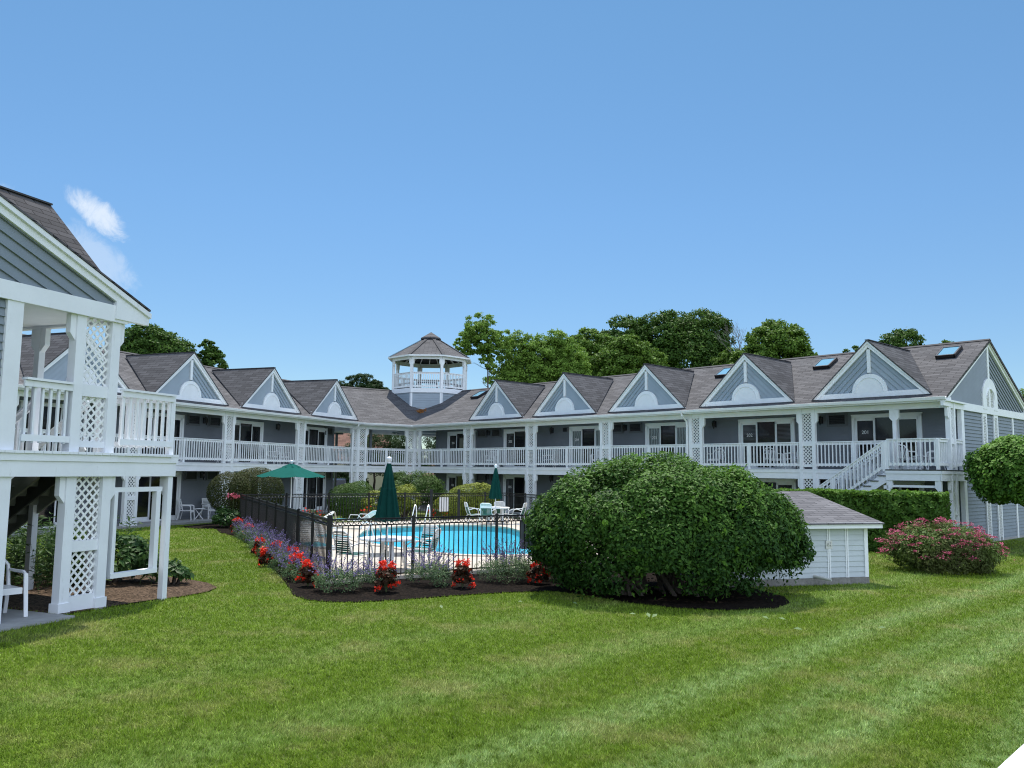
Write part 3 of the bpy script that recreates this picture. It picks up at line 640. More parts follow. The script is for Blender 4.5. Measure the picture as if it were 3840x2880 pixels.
def dormer(parent, F, xc, hw=2.08, zb=5.37, za=7.40, y0=.2, pitch=PITCH, light=False, rm=ROOF, ze=ZE, back=None):
    """gabled dormer: siding triangle > trim, half round panel, roof"""
    k = (za-zb)/hw; yb = back if back is not None else .45-(za-ze)/pitch
    m = MB(F); step = .165; ang = math.atan2(za-zb, hw)
    zc = zb+.20
    hl = [(xc-hw+.1, zb+.05), (xc, zb+.05), (xc, za-.08)]; hr = [(xc, zb+.05), (xc+hw-.1, zb+.05), (xc, za-.08)]
    m.lap(hl, (math.cos(ang), math.sin(ang)), step, y0-.05, .034); m.lap(hr, (math.cos(ang), -math.sin(ang)), step, y0-.05, .034)
    m.prism([(xc-hw+.1, zb), (xc+hw-.1, zb), (xc, za-.06)], y0-.2, y0-.056)
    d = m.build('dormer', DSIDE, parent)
    t = MB(F); tw = .145
    for s in (-1, 1):
        ex, ez = xc+s*(hw+.12), zb-.02; dx, dz = -s*math.cos(ang), math.sin(ang); nx, nz = -s*math.sin(ang)*-1*-1, -math.cos(ang)
        nx, nz = (-s*math.sin(ang)), -math.cos(ang)
        q = [(ex, ez+.0), (xc, za+.03), (xc, za+.03-tw/math.cos(ang)), (ex+s*-tw/math.sin(ang), ez)]
        t.prism(q if s < 0 else q[::-1], y0-.02, y0+.06)
        q2 = [(ex-s*-.03, ez), (xc, za+.065), (xc, za+.065-.07/math.cos(ang)), (ex+s*-.05, ez)]
        t.prism(q2 if s < 0 else q2[::-1], y0+.061, y0+.10)
    t.box(xc-hw+.02, xc+hw-.02, y0-.05, y0+.035, zb-.02, zb+.17); t.box(xc-.065, xc+.065, y0-.03, y0+.03, zb+.9, za-.25)
    to = t.build('dormer_trim', WHITE, parent); to.parent = d; to.location = (0, 0, 0)
    hr_ = MB(F); r = .66; n = 20; el = 1.06
    arc = [(xc+r*math.cos(a), zb+.16+r*el*math.sin(a)) for a in np.linspace(0, math.pi, n)]; hr_.prism(arc, y0-.03, y0+.036)
    a2 = [(xc+r*.8*math.cos(a), zb+.16+r*.8*el*math.sin(a)) for a in np.linspace(0, math.pi, n)]
    for i in range(n-1): hr_.bar((a2[i][0], y0+.04, a2[i][1]), (a2[i+1][0], y0+.04, a2[i+1][1]), .018, .03, (0, 1, 0))
    ho = hr_.build('half_round_panel', WHITE, parent); ho.parent = d; ho.location = (0, 0, 0)
    rf = MB(F); e = .035
    for s in (-1, 1):
        f0 = (xc+s*(hw+.17), y0+.12, zb-.025); f1 = (xc, y0+.12, za+.12); b0 = (xc, yb, za+.12); low = (xc+s*(hw+.10), y0-.1, zb-.085)
        tri = [f0, f1, b0]
        if s > 0: tri = [f1, f0, b0]
        rf.face(tri); rf.face([(a, b, c-.05) for a, b, c in reversed(tri)])
        rf.face([f0, f1, (f1[0], f1[1], f1[2]-.06), (f0[0], f0[1], f0[2]-.06)])
    ro = rf.build('dormer_roof', rm, parent); ro.parent = d; ro.location = (0, 0, 0)
    rc = MB(F); rc.bar((xc, y0+.115, za+.105), (xc, yb+.1, za+.105), .16, .03); rco = rc.build('ridge_cap', RIDGEC, parent); rco.parent = d; rco.location = (0, 0, 0)
    return d
def downspout(parent, F, x, y, z1=5.1):
    m = MB(F); m.tube([(x+.0, y+.52, z1+.0), (x, y+.5, z1-.12), (x, y+.16, z1-.34), (x, y+.12, z1-.5), (x, y+.12, .15)], .045, 8); return m.build('downspout', WHITE, parent)

def gable_end(parent, F, side=1, zt=ZR, ridge=RIDGE, pitch=PITCH, depth=8.9, porch=1.46, side_m=SIDE, arch=True, wallz=.02, ov=.0, near=False):
    """end wall; F.x=0 is the wall plane, x>0 goes into the building, y=0 porch edge, y<0 inward.
    local G: gx = distance inward along the end wall, outward = away from the building end"""
    G = Frame(F.p((0, 0, 0))[:2], -F.Y, -F.X)   # x inward along gable, y outward
    zb = ZB+.27; k = pitch
    w = MB(G); st = .13 if not near else .125
    w.lap([(porch+.1, wallz), (depth, wallz), (depth, ZB), (porch+.1, ZB)], (1, 0), st, -.03, .03); w.box(porch+.1, depth, -.15, -.04, wallz, ZB)
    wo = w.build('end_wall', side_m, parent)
    g = MB(G); a = math.atan(k); zr = ZE-.05+k*(ridge+.45); z0 = zb-.02; xl = (z0-(ZE-.05))/k-.45
    g.lap([(xl+.1, z0), (ridge, z0), (ridge, zr-.12)], (math.cos(a), math.sin(a)), .17, 0.0, .034)
    xr = 2*ridge-xl; g.lap([(ridge, z0), (xr-.1, z0), (ridge, zr-.12)], (math.cos(a), -math.sin(a)), .17, 0.0, .034)
    g.prism([(xl, z0), (xr, z0), (ridge, zr-.1)], -.16, -.004)
    go = g.build('gable', side_m, parent)
    t = MB(G); t.box(-.08, xr-.1, -.08, .055, ZB-.002, zb)
    for s in (-1, 1):
        ex = ridge-s*-1*(ridge+.5)*1.0
        ex = ridge+s*(ridge+.52); ez = zr-k*(ridge+.52)
        q = [(ex, ez-.05), (ridge, zr-.03), (ridge, zr-.22), (ex, ez-.24)]; t.prism(q if s < 0 else q[::-1], -.02, .075)
        q = [(ex, ez-.035), (ridge, zr-.015), (ridge, zr-.10), (ex, ez-.12)]; t.prism(q if s < 0 else q[::-1], .076, .125)
        # eave return
        q = [(ex, ez-.08), (ex-s*.72, ez+.1), (ex-s*.72, ez-.24), (ex-s*.02, ez-.24)]; t.prism(q if s < 0 else q[::-1], -.02, .085)
    t.box(ridge-.09, ridge+.09, 0, .05, zb, zr-.25)
    to = t.build('gable_trim', WHITE if not near else OLDWHITE, parent); to.parent = go; to.location = (0, 0, 0)
    for u, v, w_ in ((porch-.16, porch+.1, -.12),)+(() if near else ((depth-.12, depth+.05, -.12), (7.1, 7.24, -.02))):
        tr = MB(G); tr.box(u, v, w_, .03, wallz, ZB-.003); tr.build('corner_board', WHITE if not near else OLDWHITE, parent)
    if arch:
        for x in (3.58, 4.86):
            b = MB(G)
            for u, v in ((x-.06, x+.03), (x+.35, x+.44)): b.box(u, v, -.02, .035, wallz, ZB-.003)
            for z in (ZF-.1, ZB-.12): b.box(x, x+.4, -.02, .03, z, z+.12)
            bo = b.build('trellis_strip', WHITE, parent)
            for u, v in ((wallz+.1, ZF-.1), (ZF+.05, ZB-.12)):
                l = MB(G); l.lattice(x+.03, x+.35, u, v, .0, .12, .03); lo = l.build('lattice_panel', LATW, parent); lo.parent = bo; lo.location = (0, 0, 0)
        ac = MB(G); x0, r, zs = ridge, .84, zb+.30
        outer = [(x0+r, zb-.1)]+[(x0+r*math.cos(q), zs+r*math.sin(q)*.98) for q in np.linspace(0, math.pi, 22)]+[(x0-r, zb-.1)]
        ri = .40; inner = [(x0+ri, zb-.1)]+[(x0+ri*math.cos(q), zs+.0+ri*math.sin(q)) for q in np.linspace(0, math.pi, 22)]+[(x0-ri, zb-.1)]
        n = len(outer)
        for i in range(n-1):
            A, B, C_, D_ = outer[i], outer[i+1], inner[i+1], inner[i]
            ac.face([(p[0], .07, p[1]) for p in (A, B, C_, D_)]); ac.face([(A[0], .07, A[1]), (A[0], .0, A[1]), (B[0], .0, B[1]), (B[0], .07, B[1])]); ac.face([(D_[0], .07, D_[1]), (C_[0], .07, C_[1]), (C_[0], .01, C_[1]), (D_[0], .01, D_[1])])
        for i in range(n-1):
            if i < 1 or i > n-3: continue
            ac.bar((inner[i][0]+(inner[i][0]-x0)*.12, .08, inner[i][1]+.02), (inner[i+1][0]+(inner[i+1][0]-x0)*.12, .08, inner[i+1][1]+.02), .03, .04, (0, 1, 0))
        ao = ac.build('arched_surround', WHITE, parent); ao.parent = go; ao.location = (0, 0, 0)
        l = MB(G); l.lattice(x0-ri, x0+ri, zb, zs, .026, .11, .026)
        for j in range(6): 
            za_, zb_ = zs+ri*j/6, zs+ri*(j+1)/6; hwid = math.sqrt(max(0, ri*ri-((j+.5)*ri/6)**2)); l.lattice(x0-hwid, x0+hwid, za_, zb_, .026, .11, .026)
        lo = l.build('lattice_panel', LATW, parent); lo.parent = go; lo.location = (0, 0, 0)
    return go

def stair(parent, F, xa, xb, y0, y1, zt, z_base, down=1, m=OLDWHITE, solid_under=False, steps=None, sm=GREYT):
    """flight from xa (top, zt) running in +x*down to the base between y0 and y1"""
    n = steps or int(round((zt-z_base)/.185)); rise = (zt-z_base)/n; run = .27
    s = MB(F); t = MB(F); xe = xa+down*run*n
    for y in (y0, y1):
        q = [(xa, zt-.05), (xe, z_base+.02), (xe-down*.3, z_base-.0), (xa, zt-.42)]
        a, b = (y-.025, y+.025); 
        pl = [(xa, zt-.06), (xa, zt-.44), (xe-down*.32, z_base), (xe, z_base), (xe, z_base+.12)]
        s.prism(pl if down > 0 else pl[::-1], a, b)
    for k in range(n):
        x0 = xa+down*run*k; x1 = x0+down*(run+.03); z = zt-rise*(k+1)
        s_ = sorted((x0, x1)); t.box(s_[0], s_[1], y0-.06, y1+.06, z-.035, z)
        r = sorted((x0-.012, x0+.012)); s.box(r[0], r[1], y0, y1, z+.0, z+rise-.036)
    s_o = s.build('stair_flight', m, parent); t_o = t.build('stair_treads', sm, parent); t_o.parent = s_o; t_o.location = (0, 0, 0)
    return s_o, xe

# ------------------------------------------------------------------ the long motel building
motel = thing('motel_building', (*C0, 0), 'long two storey grey motel with gabled dormers and white balconies bending behind the pool', 'motel')
def strip(name, prof, m, path=PATH, parent=motel, ends=True): mb = MB(); sweep(mb, path, prof, ends); return mb.build(name, m, parent)
YB = -8.9
strip('roof', [(.46, ZE), (-RIDGE, ZR), (YB-.4, ZR-PITCH*(-YB+.4-RIDGE)), (YB-.4, ZR-PITCH*(-YB+.4-RIDGE)-.1), (-RIDGE, ZR-.12), (.46, ZE-.09)], ROOF)
strip('ridge_cap', [(-RIDGE+.15, ZR-.05), (-RIDGE, ZR+.03), (-RIDGE-.15, ZR-.05), (-RIDGE, ZR-.06)], RIDGEC)
strip('eave_soffit', [(.44, ZE-.10), (.44, ZE-.16), (-1.5, ZE-.18), (-1.5, ZE-.12)], WHITE)
strip('eave_fascia', [(.47, ZE-.01), (.47, ZE-.17), (.44, ZE-.17), (.44, ZE-.01)], WHITE)
strip('gutter', [(.475, ZE-.02), (.475, ZE-.10), (.50, ZE-.13), (.57, ZE-.12), (.60, ZE-.02), (.585, ZE-.015), (.58, ZE-.04), (.50, ZE-.04)], WHITE)
strip('porch_header', [(.06, ZB), (.06, ZE-.17), (-.06, ZE-.17), (-.06, ZB)], WHITE, PATHB)
strip('porch_ceiling', [(-.06, ZE-.2), (-8.8, ZE-.2), (-8.8, ZE-.24), (-.06, ZE-.24)], OLDWHITE, PATHB)
fa = strip('balcony_fascia', [(.05, ZF), (.05, ZD-.125), (.075, ZD-.125), (.075, ZD-.012), (-.05, ZD-.012), (-.05, ZF)], WHITE, PATHB)
strip('balcony_deck', [(.09, ZD-.01), (.09, ZD+.016), (-8.8, ZD+.016), (-8.8, ZF+.1), (-.05, ZF+.1), (-.05, ZD-.012)], OLDWHITE, PATHB)
strip('ground_porch', [(.35, -.2), (.35, .085), (-8.8, .085), (-8.8, -.2)], CONC, PATHB)
# walls
for F, ln, st, nm in ((FR, RLEN, .34, 'R'), (FL, LLEN, .31, 'L')):
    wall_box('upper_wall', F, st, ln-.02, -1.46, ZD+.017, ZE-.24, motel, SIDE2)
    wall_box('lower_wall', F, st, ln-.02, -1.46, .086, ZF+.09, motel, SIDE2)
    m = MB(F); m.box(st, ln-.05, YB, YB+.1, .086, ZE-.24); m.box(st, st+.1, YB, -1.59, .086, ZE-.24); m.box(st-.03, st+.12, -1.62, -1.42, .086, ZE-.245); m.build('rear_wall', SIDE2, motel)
# breezeway posts at the rear and a beam
m = MB(FM)
for x in (1.2, 3.6): m.box(x, x+.14, -8.6, -8.46, .09, ZE-.25); m.box(x-.4, x+.6, -8.6, -8.46, ZB+.0, ZE-.25)
m.box(2.2, 2.34, -1.6, -1.46, ZD, ZE-.25); m.box(-4, 8, -8.62, -8.5, ZD+.95, ZD+1.02)
m.build('breezeway_posts', SIDE2, motel)
m = MB(FM); railing(m, (-5.0, -8.6), (9.0, -8.6), ZD, F=FM, mid=False); m.build('rear_railing', OLDWHITE, motel)
# columns
c0 = lattice_column(motel, FR, SR, 0, 0)
for k in range(2, 6): lattice_column(motel, FR, SR*k, 0, 0, src=c0)
for k in range(1, 7): lattice_column(motel, FL, SL*k, 0, 0, src=c0)
e0 = lattice_column(motel, FR, .31, 0, 0, w=.60, brk=(0, 1))
lattice_column(motel, FM, .31, 0, 0, w=.60, brk=(0, 1)); lattice_column(motel, FM, 3.947-.31, 0, 0, w=.60, brk=(1, 0)); lattice_column(motel, FL, .31, 0, 0, w=.60, brk=(0, 1))
# railings, one part per bay
def bay_rail(F, x0, x1, parent=motel): m = MB(F); railing(m, (x0, -.01), (x1, -.01), ZD, F=F); return m.build('balcony_railing', WHITE, parent)
for k in range(5): bay_rail(FR, (.62 if k == 0 else SR*k+.34), SR*(k+1)-.34)
for k in range(6): bay_rail(FL, (.62 if k == 0 else SL*k+.34), SL*(k+1)-.34)
bay_rail(FM, .62, 3.947-.62)
bay_rail(FR, SR*5+.34, 29.35)
# dormers
for k in range(1, 6): dormer(motel, FR, SR*(k+.5))
for k in range(0, 6): dormer(motel, FL, SL*(k+.5), hw=2.22)
# skylights
def skylight(a, g0=2.85, w=.72, l=.95):
    F = FR; m = MB(F); c, s = 1/math.hypot(1, PITCH), PITCH/math.hypot(1, PITCH)
    def P(x, t, h): return (x, -(g0+t*c-h*s), ZE+PITCH*(g0+.45)+t*s+h*c)
    for x0, x1, t0, t1 in ((a, a+w, 0, .07), (a, a+w, l-.07, l), (a, a+.06, 0, l), (a+w-.06, a+w, 0, l)):
        m.hexa([P(x0, t0, -.02), P(x1, t0, -.02), P(x1, t1, -.02), P(x0, t1, -.02), P(x0, t0, .15), P(x1, t0, .15), P(x1, t1, .15), P(x0, t1, .15)])
    o = m.build('skylight', BLK2, motel); g = MB(F); g.hexa([P(x, t, h) for h in (.10, .13) for x, t in ((a+.05, .05), (a+w-.05, .05), (a+w-.05, l-.05), (a+.05, l-.05))]); gg = g.build('skylight_pane', SKYGL, motel); gg.parent = o; gg.location = (0, 0, 0)
for a in (1.98, 19.95, 24.88, 29.9): skylight(a)
# doors, lanterns, grilles (distances along each wing)
YW = -1.46+.02
for z, n0 in ((ZD+.017, '20'), (.087, '10')):
    for xc, kind, num in ((2.87, 'dark', n0+'6'), (8.05, 'blind', n0+'5'), (13.2, 'curtain', n0+'4'), (18.25, 'curtain', n0+'3'), (23.4, 'blind', n0+'2'), (28.5, 'dark', n0+'1')): door(motel, FR, xc, YW, z, kind, num)
    for x in (4.75, 6.03, 15.1, 16.3, 26.56): grille(motel, FR, x, YW, z+1.78)
    for x in (5.37, 10.6, 15.67, 20.85, 25.9): walllamp(motel, FR, x, YW, z+1.84)
    for xc, kind in ((2.42, 'dark'), (8.3, 'dark'), (14.0, 'dark'), (19.6, 'dark'), (25.2, 'blind')): door(motel, FL, xc, YW, z, kind)
    for x in (.9, 10.62, 12.02, 22.0, 23.3): grille(motel, FL, x, YW, z+1.78)
    for x in (5.8, 11.33, 17.0, 22.65): walllamp(motel, FL, x, YW, z+1.84)
m = MB(FR); m.box(11.42, 11.62, YW, YW+.08, ZD+1.93, ZD+2.13); m.lathe([(.0, 0), (.07, 0), (.07, .1)], 11.52, YW+.1, 8); m.build('meter_box', BLK2, motel)
m = MB(FR); m.lathe([(0, .0), (.07, .02), (.06, .12), (0, .14)], 18.6, .17, 8); m.box(18.5, 18.58, .1, .22, .05, .12); fl = m.build('floodlight', PVC, motel); fl.location.z += 5.72
for F, x in ((FR, SR*4-.42), (FL, .72)): downspout(motel, F, x, 0)
# right hand end: corner column, landing, stairs, gable
def end_unit(parent, F, q, la, near=False, colw=.55, pitchl=.135, white=WHITE):
    """F.x = 0 at the end wall plane running into the wing, y outward; landing reaches q beyond the porch line and is la long"""
    zb = .08 if not near else .17
    cc = lattice_column(parent, F, 0.0 if not near else .08, -colw/2-.0, 1, w=colw, pitch=pitchl, m=white, z0=zb)
    m = MB(F); xp = la+.0
    m.box(xp-.06, xp+.06, -.07, .05, ZD, ZB); m.prism([(xp+.06, ZB-.42), (xp+.17, ZB-.3), (xp+.17, ZB-.004), (xp+.06, ZB-.004)], -.06, .04); m.prism([(xp-.17, ZB-.3), (xp-.06, ZB-.42), (xp-.06, ZB-.004), (xp-.17, ZB-.004)], -.06, .04)
    m.build('porch_post', white, parent)
    m = MB(F); m.box(-.09, la, .076, q+.03, ZD-.02, ZD+.022); m.box(-.09, -.03, -1.4, .08, ZD-.02, ZD+.022)
    for i in range(int(la/.14)): pass
    m.build('landing_deck', GREYT if not near else OLDWHITE, parent)
    m = MB(F)
    m.box(-.02, la, q-.05, q, ZF, ZD-.021); m.box(-.045, la, q+.0, q+.025, ZD-.13, ZD-.022)
    m.box(-.06, -.0, -1.5, q-.0, ZF, ZD-.021); m.box(-.085, -.061, -1.5, q+.02, ZD-.13, ZD-.022); m.box(la-.05, la, .05, q-.05, ZF, ZD-.05)
    m.build('landing_fascia', white, parent)
    for x in (.03, la-.06):
        m = MB(F); m.box(x-.055, x+.055, q-.13, q-.02, zb-.1, ZF-.002); m.prism([(x+.055, ZF-.36), (x+.15, ZF-.24), (x+.15, ZF-.003), (x+.055, ZF-.003)] if x < 1 else [(x-.15, ZF-.24), (x-.055, ZF-.36), (x-.055, ZF-.003), (x-.15, ZF-.003)], q-.12, q-.03)
        m.build('landing_post', white, parent)
    m = MB(F); railing(m, (.06, q-.06), (la-.05, q-.06), ZD+.02, F=F, mid=False, endposts=True); m.build('landing_railing', white, parent)
    m = MB(F); railing(m, (0.0, q-.06), (0.0, .1), ZD+.02, F=F, mid=False, endposts=False); m.build('landing_railing', white, parent)
    m = MB(F); railing(m, (0.0, -colw-.02), (0.0, -1.33 if not near else -1.72), ZD+.02, F=F, mid=False); m.build('landing_railing', white, parent)
    return cc
lax = RLEN-29.4
end_unit(motel, FE, .92, lax)
m = MB(FE); m.box(lax-.06, lax+.1, .8, .9, ZF-.3, ZF-.18); m.box(.05, lax-.1, .8, .86, ZF-.24, ZF-.16); m.build('landing_brace', WHITE, motel)
st, xe = stair(motel, FE, lax, None, .14, .88, ZD, 0.0, 1)
for y in (.12, .88):
    m = MB(FE); railing(m, (lax+.05, y), (xe+.1, y), ZD-.05, .02, mid=True, F=FE, endposts=True); m.build('stair_railing', WHITE, motel)
gable_end(motel, FE)
wb = MB(FE); wb.lap([(.0, ZD), (.02, ZD), (.02, ZE), (.0, ZE)], (1, 0), .2, -1.45, .01)

# leaves lying in the roof valley
b = (gR+gM)/np.linalg.norm(gR+gM)
n = 420; t = 1.6+rng.random(n)**1.6*2.6; s = rng.normal(size=n)*.13; pr = np.array([b[1], -b[0]])
cosb = b@gR; P = C0+b*t[:, None]+pr*s[:, None]; zz = ZE+PITCH*(t*cosb+.45)+.02+np.abs(s)*.35
lf = leafobj('fallen_leaves', np.c_[P, zz], np.tile([0, -.5, .85], (n, 1))+rng.normal(size=(n, 3))*.3, .11, leafmat('dry_leaf', (.16, .07, .02), (.42, .17, .04)), base=(0, 0, 0), aspect=.7)
tag(lf, 'orange dry leaves gathered in the roof valley below the gazebo', 'leaves', kind='stuff')
# a few pale specks blown on the roof
n = 26; a = rng.random(n)*4.5; g_ = .6+rng.random(n)*3.2; P = C0+uR*a[:, None]+gR*g_[:, None]

# ------------------------------------------------------------------ rooftop gazebo
GC = C0+b*4.75; gaz = thing('rooftop_gazebo', (*GC, 0), 'white open eight sided gazebo with a shingled roof rising from the motel roof', 'gazebo')
GF = Frame(GC); A8 = [R(22.5+45*k) for k in range(8)]
def oct(r, z): return [(r*math.cos(a), r*math.sin(a), z) for a in A8]
def octband(mb, r0, z0, r1, z1):
    A, B = oct(r0, z0), oct(r1, z1)
    for i in range(8): mb.face([A[i], A[(i+1) % 8], B[(i+1) % 8], B[i]])
ap = math.cos(R(22.5)); RP = 2.62
def gside(i, r):   # frame on side i: x along the side, y outward, origin at the side middle
    a = R(45*i+45); o = GC+np.array([math.cos(a), math.sin(a)])*r*ap; return Frame(o, (-math.sin(a), math.cos(a))[::1], (math.cos(a), math.sin(a)))
hs = RP*math.sin(R(22.5))
for i in range(8):
    F = gside(i, RP); m = MB(F); m.lap([(-hs, 4.9), (hs, 4.9), (hs, 7.54), (-hs, 7.54)], (1, 0), .15, -.02, .018); wo = m.build('base_wall', DSIDE, gaz)
    
    for u, v, w_ in ((hs-.10, hs, .02), (-hs, -hs+.10, .019)): m = MB(F); m.box(u, v, -.06, w_, 4.9, 7.52); q = m.build('corner_board', WHITE, gaz); q.parent = wo; q.location = (0, 0, 0)
    m = MB(F); m.box(-hs-.02, hs+.02, -.05, .05, 7.52, 7.82); m.build('deck_fascia', WHITE, gaz)
    m = MB(F); railing(m, (-hs+.07, -.05), (hs-.07, -.05), 7.80, F=F, mid=False, step=.135, gap=.1); m.build('gazebo_railing', WHITE, gaz)
    m = MB(F); m.box(-hs, hs, -.06, .05, 9.74, 10.02); m.build('header', WHITE, gaz)
    m = MB(F); m.box(-hs+.35, hs-.35, -.55, -.2, 8.18, 8.23); m.box(-hs+.3, -hs+.36, -.5, -.25, 7.8, 8.18); m.box(hs-.36, hs-.3, -.5, -.25, 7.8, 8.18); m.build('bench', SIDE2, gaz)
    a = A8[i]; pf = Frame(GC+np.array([math.cos(a), math.sin(a)])*(RP-.03), (-math.sin(a), math.cos(a)), (math.cos(a), math.sin(a)))
    m = MB(pf); m.box(-.085, .085, -.09, .07, 7.8, 9.75)
    for s in (-1, 1):
        e = s*.085; m.prism([(e, 9.34), (e+s*.085, 9.45), (e+s*.085, 9.738), (e, 9.738)][::(1 if s < 0 else -1)], -.07, .05)
    m.build('post', WHITE, gaz)
m = MB(GF); m.face([*oct(RP, 7.80)]); m.face([*oct(RP, 7.6)][::-1]); m.build('gazebo_floor', SIDE2, gaz)
m = MB(GF); octband(m, 2.98, 9.98, .62, 11.38); octband(m, .62, 11.33, 2.96, 9.93); r = m.build('gazebo_roof', ROOF, gaz)
m = MB(GF); octband(m, 2.985, 9.9, 3.0, 10.0); octband(m, RP-.05, 9.93, 2.985, 9.9); m.build('roof_fascia', WHITE, gaz)
m = MB(GF); octband(m, .60, 11.32, .60, 11.46); m.build('cupola_curb', RIDGEC, gaz)
m = MB(GF); octband(m, .74, 11.40, .72, 11.49); octband(m, .72, 11.49, .02, 11.93); octband(m, .3, 11.42, .74, 11.40); m.build('cupola_roof', ROOF, gaz)
for i in range(8):
    m = MB(GF); a = A8[i]; m.bar((2.96*math.cos(a), 2.96*math.sin(a), 10.02), (.66*math.cos(a), .66*math.sin(a), 11.385), .22, .02); m.build('hip_cap', RIDGEC, gaz)
    m = MB(GF)
    for f in (.0, .33, .66):
        a2 = a+R(45)*f; rr = 2.62*ap/max(ap, math.cos((a2-a)-R(22.5))); m.bar((rr*math.cos(a2), rr*math.sin(a2), 9.98), (.3*math.cos(a2), .3*math.sin(a2), 11.34), .05, .09)
    m.build('rafters', WHITE, gaz)

# ------------------------------------------------------------------ nearer motel wing on the left
near = thing('motel_wing', (*NB, 0), 'near motel wing end at the left edge with lattice column, raised landing and dark stair', 'motel')
NL = 13.0; PATHN = ([NB, NB+nn*NL], [-nu]); PATHN2 = ([NB-nn*.14, NB+nn*NL], [-nu])
np_ = .40; nR = 4.6; zrn = ZE-.05+np_*(nR+.45)
def stripn(name, prof, m, path=PATHN):
    mb = MB(); 
    rings = [[(path[0][0]+(-nu)*o, z) for o, z in prof], [(path[0][1]+(-nu)*o, z) for o, z in prof]]; k = len(prof)
    for j in range(k):
        a, b = (rings[0][j], rings[0][(j+1) % k]); c, d = (rings[1][(j+1) % k], rings[1][j]); mb.face([(*p[0], p[1]) for p in (a, b, c, d)])
    for r in rings: mb.face([(*p[0], p[1]) for p in r])
    return mb.build(name, m, near)
stripn('roof', [(.48, ZE-.05-.0), (-nR, zrn), (-9.6, zrn-np_*5.0), (-9.6, zrn-np_*5.0-.04), (-nR, zrn-.035), (.48, ZE-.08)], ROOFN, PATHN2)
stripn('eave_soffit', [(.46, ZE-.24), (.46, ZE-.26), (-.05, ZE-.26), (-.05, ZE-.24)], WHITE)
stripn('eave_fascia', [(.49, ZE-.06), (.49, ZE-.26), (.46, ZE-.26), (.46, ZE-.06)], WHITE)
stripn('porch_header', [(.06, ZB), (.06, ZE-.25), (-.06, ZE-.25), (-.06, ZB)], WHITE)
stripn('porch_ceiling', [(-.06, ZE-.28), (-1.95, ZE-.28), (-1.95, ZE-.32), (-.06, ZE-.32)], WHITE)
stripn('balcony_fascia', [(.05, ZF), (.05, ZD-.02), (-.05, ZD-.02), (-.05, ZF)], WHITE)
stripn('balcony_deck', [(.08, ZD-.02), (.08, ZD+.016), (-1.95, ZD+.016), (-1.95, ZF+.12), (-.05, ZF+.12)], OLDWHITE)
for k in range(1, 3):
    lattice_column(near, FN, 1.9+5.2*k, 0, 0, src=c0)
bay_rail(FN, 3.6, 6.7, near)
wall_box('porch_wall', FN, .12, NL, -1.95, .1, ZE-.3, near, SIDE2)
door(near, FN, 3.4, -1.93, ZD+.02, 'dark'); door(near, FN, 3.4, -1.93, .2, 'dark')
end_unit(near, FN, 1.36, 1.85, near=True, colw=.87, pitchl=.142, white=OLDWHITE)
gable_end(near, FN, zt=zrn, ridge=nR, pitch=np_, depth=9.2, porch=2.0, arch=False, wallz=.1, near=True)
dormer(near, FN, 2.05, hw=1.75, zb=5.30, za=7.08, y0=.02, rm=ROOFN, back=-4.2)
st2, xe2 = stair(near, FN, 1.9, None, .18, 1.12, ZD, .1, 1, m=STAIRU, sm=STAIRU)
m = MB(FN); m.prism([(1.92, ZD-.08), (1.92, ZD-.46), (xe2-.32, .1), (xe2, .1), (xe2, .2)], .62, .66); m.build('middle_stringer', GREYT, near)
for y in (.12, 1.16):
    m = MB(FN); railing(m, (1.95, y), (xe2, y), ZD-.05, .15, mid=True, F=FN); m.build('stair_railing', OLDWHITE, near)
m = MB(FN); m.box(3.0, 3.12, 1.02, 1.14, .0, 1.75); m.build('stair_post', OLDWHITE, near)
# facade opening railing, deck edge beam
m = MB(FN); m.box(-.075, -.015, -2.3, -.02, ZF, ZD-.022); m.box(-.1, -.076, -2.3, .0, ZD-.13, ZD-.023); m.build('deck_edge_beam', OLDWHITE, near)
m = MB(FN)
for i in range(22): y = -2.2+.155*i; m.box(-.13, .02, y, y+.148, ZD-.021, ZD+.018)
m.build('deck_boards', OLDWHITE, near)
m = MB(FN); m.box(-.42, 8, -9.0, -.93, -.3, .20); m.build('patio_slab', CONC, near)
# open frame hanging below the landing
fr = thing('sign_frame', FN.p((0.0, .62, .6)), 'empty white rectangular frame fixed under the landing beside the lattice column', 'frame')
G = Frame(FN.p((0.0, .0, 0))[:2], -nu, -nn)
m = MB(G)
for a, b, c, d in ((.10, .17, .68, 2.02), (1.02, 1.12, .68, 2.02)): m.box(a, b, -.12, -.02, c, d)
m.box(.10, 1.12, -.13, -.01, .60, .68); m.box(.06, 1.16, -.12, -.03, 2.02, 2.10); m.build('frame', OLDWHITE, fr)

